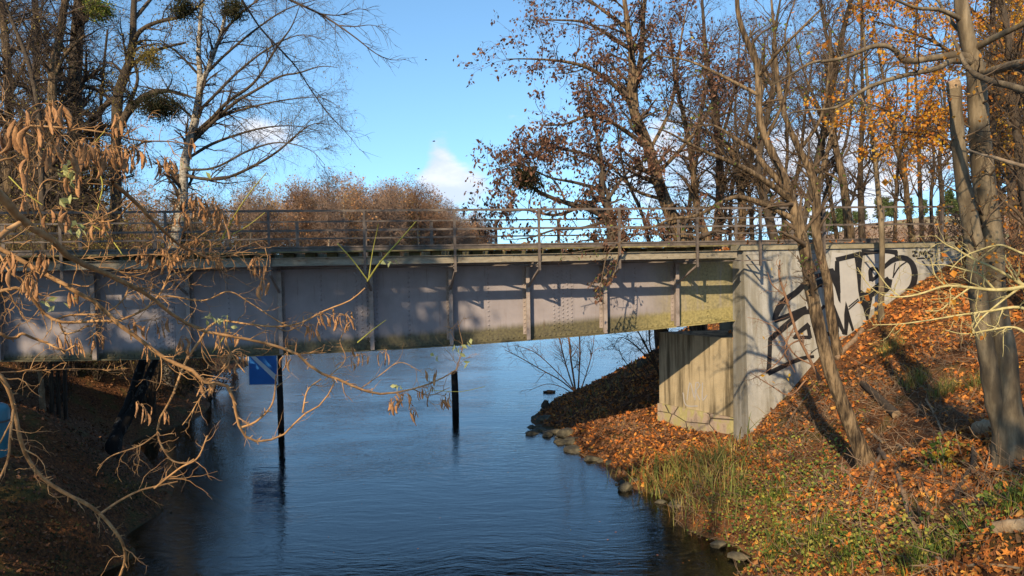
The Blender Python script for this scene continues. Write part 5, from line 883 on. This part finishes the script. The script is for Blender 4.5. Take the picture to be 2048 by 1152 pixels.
# ------------------------------------------------------------------ shore stones
def rock(label, c, s, seed, group=None, rz=0, flat=.7):
    import bmesh
    g = np.random.default_rng(seed); bmx = bmesh.new(); bmesh.ops.create_icosphere(bmx, subdivisions=2, radius=1); V = np.array([v.co[:] for v in bmx.verts]); Fc = np.array([[v.index for v in f.verts] for f in bmx.faces]); bmx.free()
    for k in range(9): n = norm(g.normal(size=3)); d = g.uniform(.55, .85); h = V@n; V = V-np.where(h > d, h-d, 0)[:, None]*n
    V = V*(1+.05*g.normal(size=(len(V), 1))); s = np.asarray(s, float)*np.array([1, 1, flat]); V = V*s; cz, sz = math.cos(rz), math.sin(rz); V = V@np.array([[cz, sz, 0], [-sz, cz, 0], [0, 0, 1]])
    return tag(mk('shore_stone', V+c, Fc, stone_mat, loc=c), label, 'stone', group)
NS = [('flat green-grey slab on the promontory edge', 1110, 852, (.55, .34, .16), .1), ('longer flat slab beside the green-grey one at the water', 1112, 866, (.5, .2, .15), -.1), ('dark pointed stone at the very tip of the promontory', 1072, 838, (.2, .2, .2), 0), ('broad dark boulder where the slope meets the stone row', 1196, 898, (.34, .28, .27), 0),
  ('small sunlit stone in the water left of the reeds', 1218, 922, (.16, .14, .14), 0), ('second sunlit stone close to the reed edge', 1243, 930, (.2, .16, .14), 0), ('angular lit stone standing in the water below the reeds', 1252, 980, (.20, .18, .24), .3), ('mossy stone behind the angular lit one', 1274, 968, (.19, .18, .18), 0), ('round shaded stone under the reed clump', 1330, 988, (.22, .2, .2), 0), ('long flat pale stone at the water below the brambles', 1362, 1012, (.36, .15, .16), -.5),
  ('stone half sunk in the brown shallows', 1438, 1095, (.22, .17, .12), .2), ('brownish stone in the shallows at the bottom', 1480, 1118, (.26, .16, .12), 0), ('flat stone below the ivy at the water', 1408, 1062, (.24, .16, .14), .4)]
NS += [('big tilted dark stone at the promontory corner', 1092, 846, (.42, .3, .34), .6), ('dark block stone leaning on the tilted one', 1135, 872, (.36, .3, .3), .2), ('long dark stone low at the water right of the slabs', 1150, 886, (.45, .22, .2), -.5), ('dark boulder under the leafy berm', 1172, 884, (.3, .26, .28), 1.), ('rough dark stone where berm and stone row meet', 1210, 905, (.28, .24, .22), .8), ('dark broken stone on the ridge behind the breast wall', 1285, 735, (.22, .2, .5), .3)]
for i, (lb, px, py, s, rz) in enumerate(NS): c = PZ(px, py, .03) if py > 760 else onG(px, py, 24); rock(lb, c+[0, s[1]*.6, .02], s, 600+i, rz=rz)
q = resample([PZ(1060, 852, 0), PZ(1105, 876, 0), PZ(1160, 905, 0), PZ(1215, 925, 0), PZ(1262, 975, 0), PZ(1330, 1005, 0), PZ(1400, 1045, 0)], 40); g = np.random.default_rng(61)
for i, p in enumerate(q): s = g.choice([.07, .1, .13, .18, .26])*g.uniform(.8, 1.2); rock('small dark wet stone in the row along the right water edge', p+[g.normal()*.2+.12, g.normal()*.2, .0], (s*g.uniform(1, 1.7), s, s), 640+i, 'stones along the right water edge', g.uniform(0, 3))
# ------------------------------------------------------------------ fallen wood on the slope
FW = [('long bent bare branch lying down the slope from the leaning tree', 'branch', '1758,905,15 1775,925,15 1795,955,14 1808,1000,13 1815,1030,13 1832,1065,12 1850,1100,12 1875,1125,12 1892,1130,12', deadb_mat), ('thinner branch forking down left from the leaning tree foot', 'branch', '1762,908,9 1748,938,9 1735,980,8 1722,1015,6 1708,1045,4', deadb_mat),
 ('dark hooked branch in the leaves left of the beech', 'branch', '1938,878,7 1946,905,13 1946,935,15 1930,960,14 1914,985,13 1908,1010,9', bark_dark), ('pale sawn log at the right edge', 'log', '1992,1068,34 2020,1066,34 2060,1063,34', log_mat), ('short weathered log resting behind the beech foot', 'log', '1956,868,38 1975,866,38 2000,862,36', log_mat), ('dark rotten log across the upper slope', 'log', '1725,772,16 1750,795,20 1775,820,22 1792,838,24', bark_dark),
 ('dark log leaning from the wall foot to the crooked stem', 'log', '1672,722,13 1690,702,13 1708,684,13 1724,664,12', deadb_mat), ('thin stick leaning on the slope below the wall corner', 'stick', '1568,860,5 1600,808,5 1640,762,5', deadb_mat), ('grey stick beside the leaning tree halfway up', 'stick', '1735,860,8 1745,870,8 1765,888,6', log_mat), ('pale forked stick on the slope above the hooked branch', 'stick', '1850,800,4 1868,830,5 1885,870,6 1895,885,5', log_mat),
 ('crooked twiggy branch at the lower right', 'branch', '1900,1138,8 1950,1133,8 2010,1140,8 2060,1150,8', log_mat), ('upright twig rising from the crooked branch', 'branch', '1952,1130,7 1960,1105,7 1972,1080,6 1985,1040,5 1992,1010,3', deadb_mat), ('small bare stick under the leaning tree', 'stick', '1795,893,9 1812,903,9 1830,916,7', log_mat), ('thin stem leaning on the beech foot', 'stick', '1990,965,5 2010,935,5 2030,905,6 2050,880,6', log_mat)]
for i, (lb, cat, s, m) in enumerate(FW):
    rows = [[float(v) for v in a.split(',')] for a in s.split()]; pts = [onG(r[0], r[1]) for r in rows]; rad = [r[2]/2*p[1]/F*.8 for r, p in zip(rows, pts)]
    pts = np.array([p+[0, -.02, r*.7] for p, r in zip(pts, rad)])
    rough_solid('fallen_'+('log' if cat == 'log' else 'branch'), lb, cat, pts, rad, m, 700+i, K=14 if cat != 'log' else 8, amp=.05)
# ------------------------------------------------------------------ leaf litter, ivy, reeds, grass
def in_abut(x, y):
    q = np.stack([x, y], 1)-A0[:2]; s = q@bu[:2]; e = q@bm[:2]; return (s > s0-.2) & (e > eW-.1-bat*4) & (e < 5.2) & (s < sw1)
def gnorm(x, y, h=.06):
    return norm(np.stack([-(gz(x+h, y)-gz(x-h, y))/(2*h), -(gz(x, y+h)-gz(x, y-h))/(2*h), np.ones(len(x))], 1))
def litter(name, n, xr, yr, size, mats_t, seed, label, p=1.5, dens=None, lift=.012, zmin=WL+.06, tilt=.5):
    g = np.random.default_rng(seed); m = n*4; x = g.uniform(*xr, m); y = g.uniform(*yr, m); z = gz(x, y); ok = (z > zmin) & ~in_abut(x, y) & (g.uniform(0, 1, m) < (yr[0]/y)**p)
    px = 1024+1538*x/y; ok &= (px > -60) & (px < 2120)
    if dens is not None: ok &= g.uniform(0, 1, m) < dens(x, y, z)
    x, y, z = x[ok][:n], y[ok][:n], z[ok][:n]; N = gnorm(x, y); k = len(x); Nn = norm(N+tilt*g.normal(size=(k, 3))); D = g.normal(size=(k, 3)); D = norm(D-(D*Nn).sum(1, keepdims=True)*Nn); D, Yv, Zv = frames(k, g, D, Nn)
    pos = np.stack([x, y, z], 1)+N*g.uniform(0, 1, (k, 1))*lift*3+N*lift
    tmpl, mat = mats_t; s = size*g.uniform(.4, 1.5, k); V, Fc = scatter(*tmpl, pos, D, Yv, Zv, s); o = mk(name, V, Fc, mat); return tag(o, label, None, None, 'stuff')
cl = lambda x, y, z: np.clip(.62+2.4*vnoise(x, y, .8, 9)+1.6*vnoise(x, y, 2.3, 8), .06, 1)
litter('leaf_litter', 30000, (1, 17), (7.5, 24), .085, (MAPLE, lit_r), 1, 'orange and brown maple leaves covering the right slope', dens=cl)
litter('leaf_litter', 42000, (.5, 17), (7.5, 33), .075, (CURL, lit_r), 2, 'curled brown leaves covering the right slope', dens=cl)
litter('leaf_litter', 9000, (5, 20), (17, 34), .10, (CURL, lit_r), 3, 'fallen leaves on top of the embankment', p=.3)
litter("leaf_litter", 22000, (-20, -5), (8, 40), .07, (CURL, lit_shaded), 4, 'leaves on the left bank with shade put into their colour', p=1.0)
litter('leaf_litter', 9000, (-.5, 7), (20, 34), .10, (CURL, lit_shaded), 5, 'leaves on the promontory with shade put into their colour', p=.2)
litter('leaf_litter', 6000, (-.5, 7), (20, 34), .10, (CURL, lit_r), 6, 'brown leaves on the promontory', p=.2)
# leaves on the coping and the bearing shelf
g = np.random.default_rng(21); n = 420; s_ = g.uniform(s0+.3, sw1, n); e_ = g.uniform(eW+.25, 3.5, n); pos = np.array([B(a, b, 5.62 if b > 1.4 else 5.755) for a, b in zip(s_, e_)]); D, Yv, Zv = frames(n, g, None, np.tile([[0, 0, 1.0]], (n, 1))+.5*g.normal(size=(n, 3))); V, Fc = scatter(*CURL, pos, D, Yv, Zv, g.uniform(.07, .13, n)); tag(mk('leaf_litter', V, Fc, lit_r), 'orange leaves lying behind the coping of the wall', None, None, 'stuff')
n = 160; pos = pn[None]+bu*g.uniform(.02, 1.2, (n, 1))+bm*g.uniform(0, .9, (n, 1)); pos[:, 2] = zs_+g.uniform(.01, .12, n); D, Yv, Zv = frames(n, g, None, np.tile([[0, 0, 1.0]], (n, 1))+.5*g.normal(size=(n, 3))); V, Fc = scatter(*CURL, pos, D, Yv, Zv, g.uniform(.06, .11, n)); tag(mk('leaf_litter', V, Fc, lit_r), 'leaves gathered on the bearing shelf', None, None, 'stuff')
def clump(pxs, n, rad, g, ymax=60):      # ground points round picture points
    out = []
    for (px, py, k) in pxs: c = onG(px, py); out.append(c[None, :2]+g.normal(size=(int(n*k), 2))*rad*k**.5)
    q = np.concatenate(out); z = gz(q[:, 0], q[:, 1]); ok = (z > WL-.12) & ~in_abut(q[:, 0], q[:, 1]); return np.c_[q, z][ok]
def blades(name, base, H, w, mat, seed, label, lean=.35, cat=None, group=None, bend=.5):
    g = np.random.default_rng(seed); n = len(base); a = g.uniform(0, 6.283, n); dirh = np.stack([np.cos(a), np.sin(a), np.zeros(n)], 1); h = H*g.uniform(.45, 1.15, n); ln = lean*g.uniform(.2, 1.6, n)
    side = np.stack([-np.sin(a), np.cos(a), np.zeros(n)], 1); V = np.zeros((n, 8, 3))
    for k, (t_, ww) in enumerate(((0, .8), (.4, 1), (.75, .7), (1, .08))):
        c = base+np.array([0, 0, 1])*(h*(t_-bend*.3*t_**3))[:, None]+dirh*(h*ln*t_**1.8)[:, None]
        V[:, 2*k] = c+side*(w*ww/2); V[:, 2*k+1] = c-side*(w*ww/2)
    off = (np.arange(n)*8)[:, None, None]; Fc = (np.array([[0, 1, 3, 2], [2, 3, 5, 4], [4, 5, 7, 6]])[None]+off).reshape(-1, 4); V = V.reshape(-1, 3)
    return V, Fc
g = np.random.default_rng(31)
rb = clump([(1330, 960, 1), (1370, 950, 1.4), (1410, 945, 1.4), (1340, 985, .8), (1300, 955, .5), (1450, 930, .8), (1385, 980, .9), (1425, 965, .7)], 65, .42, g)
V, Fc = blades('', rb, .78, .024, None, 33, '', .95, bend=1.0); tag(mk('reed_bed', V, Fc, lf_reed), 'yellow-green reeds at the water below the abutment', None, None, 'stuff')
dr = clump([(1440, 985, 1), (1480, 960, 1), (1400, 1000, .8), (1290, 1000, .25), (1340, 1020, .25), (1225, 960, .08)], 90, .4, g); V, Fc = blades('', dr, .6, .012, None, 34, '', .6); tag(mk('dry_grass', V, Fc, lf_reed), 'dry bent grass between reeds and stones', None, None, 'stuff')
pg = clump([(1180, 800, .6), (1215, 780, .8), (1250, 760, .6), (1290, 730, .6), (1150, 830, .3), (1200, 830, .3), (1270, 790, .3)], 45, .5, g); V, Fc = blades('', pg, .42, .012, None, 46, '', .7); tag(mk('dry_grass', V, Fc, lf_reed), 'dull grass along the ridge of the shaded promontory', None, None, 'stuff')
GT = [(1560, 1100, .5, 'bright grass tuft at the bottom edge in the sun'), (1835, 1128, .5, 'green grass tuft below the long bent branch'), (1905, 1090, .4, 'sparse grass tuft beside the pale log'), (1700, 1120, .45, 'grass tuft between the ivy patch and the long branch'), (1885, 790, .5, 'dry tan grass tuft on the upper slope'), (1830, 770, .5, 'dry tan grass tuft left of the other upper one'), (1960, 770, .4, 'dry grass tuft left of the beech'), (1550, 1000, .4, 'thin grass tuft in the half shade'), (2040, 1010, .45, 'green grass tuft at the right edge below the beech'), (1640, 1080, .4, 'low tuft in the shaded hollow'), (1780, 700, .45, 'tan tuft near the top of the slope')]
for i, (px, py, H, lb) in enumerate(GT):
    c = onG(px, py); q = c[None, :2]+np.clip(g.normal(size=(170, 2)), -1.6, 1.6)*.15; b = np.c_[q, gz(q[:, 0], q[:, 1])-.01]; V, Fc = blades('', b, H*.75, .010, None, 50+i, '', .8); tag(mk('grass_tuft', V, Fc, lf_reed if 'dry' in lb or 'tan' in lb else lf_gr, loc=c), lb, 'grass', 'grass tufts on the slope')
def groundcover(name, pts, size, mat, seed, label, h=.22, kind='stuff'):
    g = np.random.default_rng(seed); n = len(pts); pos = pts+np.c_[g.normal(size=(n, 2))*.05, g.uniform(.02, 1, n)**1.5*h]; Nn = norm(np.array([-.1, -.5, 1])+.7*g.normal(size=(n, 3))); D = g.normal(size=(n, 3)); D = norm(D-(D*Nn).sum(1, keepdims=True)*Nn); D, Yv, Zv = frames(n, g, D, Nn)
    s = size*g.uniform(.5, 1.4, n); V, Fc = scatter(*LEAF, pos, D, Yv, Zv, np.stack([s, s*1.6, s], 1)); return tag(mk(name, V, Fc, mat), label, None, None, kind)
iv = clump([(1480, 1010, 1), (1510, 1040, 1.2), (1450, 1020, .8), (1560, 980, 1), (1600, 950, .9), (1650, 930, .8), (1580, 1040, 1), (1540, 1080, 1.2), (1620, 1120, 1.2), (1690, 1130, .8), (1500, 980, .8), (1640, 990, .6), (1760, 1140, .6), (1700, 1060, .4), (1900, 1080, .5), (1880, 930, .4), (1690, 870, .4), (1810, 1080, .3), (1580, 890, .5), (1530, 900, .3), (1990, 1050, .4), (1640, 780, .3), (1480, 930, .5)], 210, .36, g)
groundcover('ivy', iv, .055, lf_gr, 35, 'green ivy and bramble leaves spreading over the lower slope', .26)
iy = clump([(1530, 1100, 1), (1570, 1130, 1), (1500, 1090, .6), (1660, 1110, .6), (1790, 1110, .4), (1880, 1090, .4), (1880, 920, .25), (1700, 1100, .5)], 170, .35, g)
groundcover('bramble', iy, .05, lf_gy, 36, 'yellowing bramble leaves in the sun at the bottom of the slope', .3)
il = clump([(200, 960, 1), (240, 970, 1), (60, 1090, 1.2), (110, 1110, 1.2), (30, 1050, .8), (270, 990, .6), (180, 1140, .8), (150, 1060, .5)], 260, .5, g)
groundcover('ivy', il, .05, lf_mis, 37, 'green low plants on the shaded left bank', .25)  # near-black leaf colour holds the bank's shade
st = clump([(1600, 900, 1), (1500, 960, 1), (1700, 1000, 1), (1850, 1000, 1), (1950, 1000, 1), (1800, 750, 1), (1900, 720, 1), (1600, 1050, 1), (1750, 850, 1), (1560, 850, .6), (1640, 830, .6), (1450, 980, .8), (1700, 780, .6), (1900, 850, .8), (1900, 1100, .7), (1250, 860, .7)], 330, .8, g); d = norm(g.normal(size=(len(st), 3))*[1, 1, .6]+[0, 0, .4]); L = g.uniform(.15, .5, (len(st), 1)); Pt = np.stack([st+[0, 0, .01], st+d*L*.5+g.normal(size=st.shape)*.03, st+d*L+g.normal(size=st.shape)*.05], 1); V, Q = tubes(Pt, np.array([[.004, .003, .002]])*g.choice([.8, 1.2, 2.2], (len(st), 1)), 4); tag(mk('twig_litter', V, Q, deadb_mat), 'thin dead stalks and twigs strewn over the slope', None, None, 'stuff')
for i, (px, py, n, lb) in enumerate([(1880, 928, 60, 'bright yellow-green bramble sprout right of the leaning tree'), (1890, 945, 25, 'small yellow sprout below the bright bramble'), (1985, 1015, 70, 'green sprout below the beech foot')]):
    shrub('bramble', lb, onG(px, py), .28, 5, .22, twig_green, [dict(n=n, size=.075, tmpl=LEAF, mat=lf_gr if i != 1 else lf_ye, hang=-.1, spread=.03, wide=1.5)], seed=60+i, r=.004, cat='plant', n2=3, n3=6)
fl = [(g.uniform(1030, 1500), g.uniform(960, 1150)) for _ in range(26)]+[(g.uniform(500, 1100), g.uniform(900, 1150)) for _ in range(22)]
pos = np.array([PZ(a, b, .006) for a, b in fl]); n = len(pos); D, Yv, Zv = frames(n, g, g.normal(size=(n, 3))*[1, 1, 0], np.tile([[0, 0, 1.0]], (n, 1))); V, Fc = scatter(*LEAF, pos, D, Yv, Zv, g.uniform(.03, .06, n)*np.ones(n)); tag(mk('floating_leaves', V, Fc, lit_r), 'tiny leaves floating on the water', None, None, 'stuff')
# ------------------------------------------------------------------ unseen trees added behind the viewer to cast shade into the view
def unseen_shade_tree(label, base, H, seed, leaf_n, mat, W=.3, r=.2):
    g = np.random.default_rng(seed); z = np.linspace(0, H, 12); b = np.array([base[0], base[1], float(gz(base[0], max(base[1], 5)))]); trunk = b+np.stack([np.cumsum(g.normal(size=12))*.1, np.cumsum(g.normal(size=12))*.1, z], 1); root = thing('deciduous_tree', label, 'tree', b); Pt = trunk[None]; R = np.linspace(r, .04, 12)[None]
    tube_mesh('trunk', [(Pt, R, 9)], bark_dark, root); a = spawn(Pt, R, 34, H*W, k=8, ang=60, t0=.22 if 'ivy' in label else .5, wander=.16, up=.2, ratio=.45, rmin=.02, fall=.4, seed=seed); b2 = spawn(*a, 150, H*.12, k=6, ang=45, wander=.2, ratio=.6, rmin=.009, seed=seed+1); c = spawn(*b2, 500, H*.05, k=4, ang=45, wander=.25, ratio=.6, rmin=.005, seed=seed+2)
    tube_mesh('crown', [(*a, 5), (*b2, 4), (*c, 3)], twig_dark, root)
    if leaf_n: leaf_mesh('foliage', c, leaf_n, .28, LEAF, mat, root, seed+3, hang=.2, spread=.35, wide=1.5)
OT = [('ivy-clad tree on the left bank behind the viewer', (-14.5, 2.0), 21, 8000), ('second unseen ivy-clad tree added to shade the left bank', (-18.5, .5), 22, 7000), ('third unseen ivy-clad tree added for shade nearer the left water edge', (-12.0, 0.0), 18, 6000), ('unseen leafy tree added right behind the viewer to shade the slope', (0.6, -5.8), 18.5, 420), ('unseen leafy tree added farther right behind the viewer to shade the slope', (3.2, -5.0), 17.5, 420), ('unseen bare tree added left behind the viewer for its shade', (-5.5, -10), 20, 320), ('unseen leafy tree added left of the viewer to shade the promontory', (-6.8, -1.0), 15, 1800)]
for i, (lb, b, H, n) in enumerate(OT): unseen_shade_tree(lb, b, H, 800+i*5, n, lf_gr if 'ivy' in lb else lf_or, W=.3 if 'ivy' in lb else .2, r=.24)
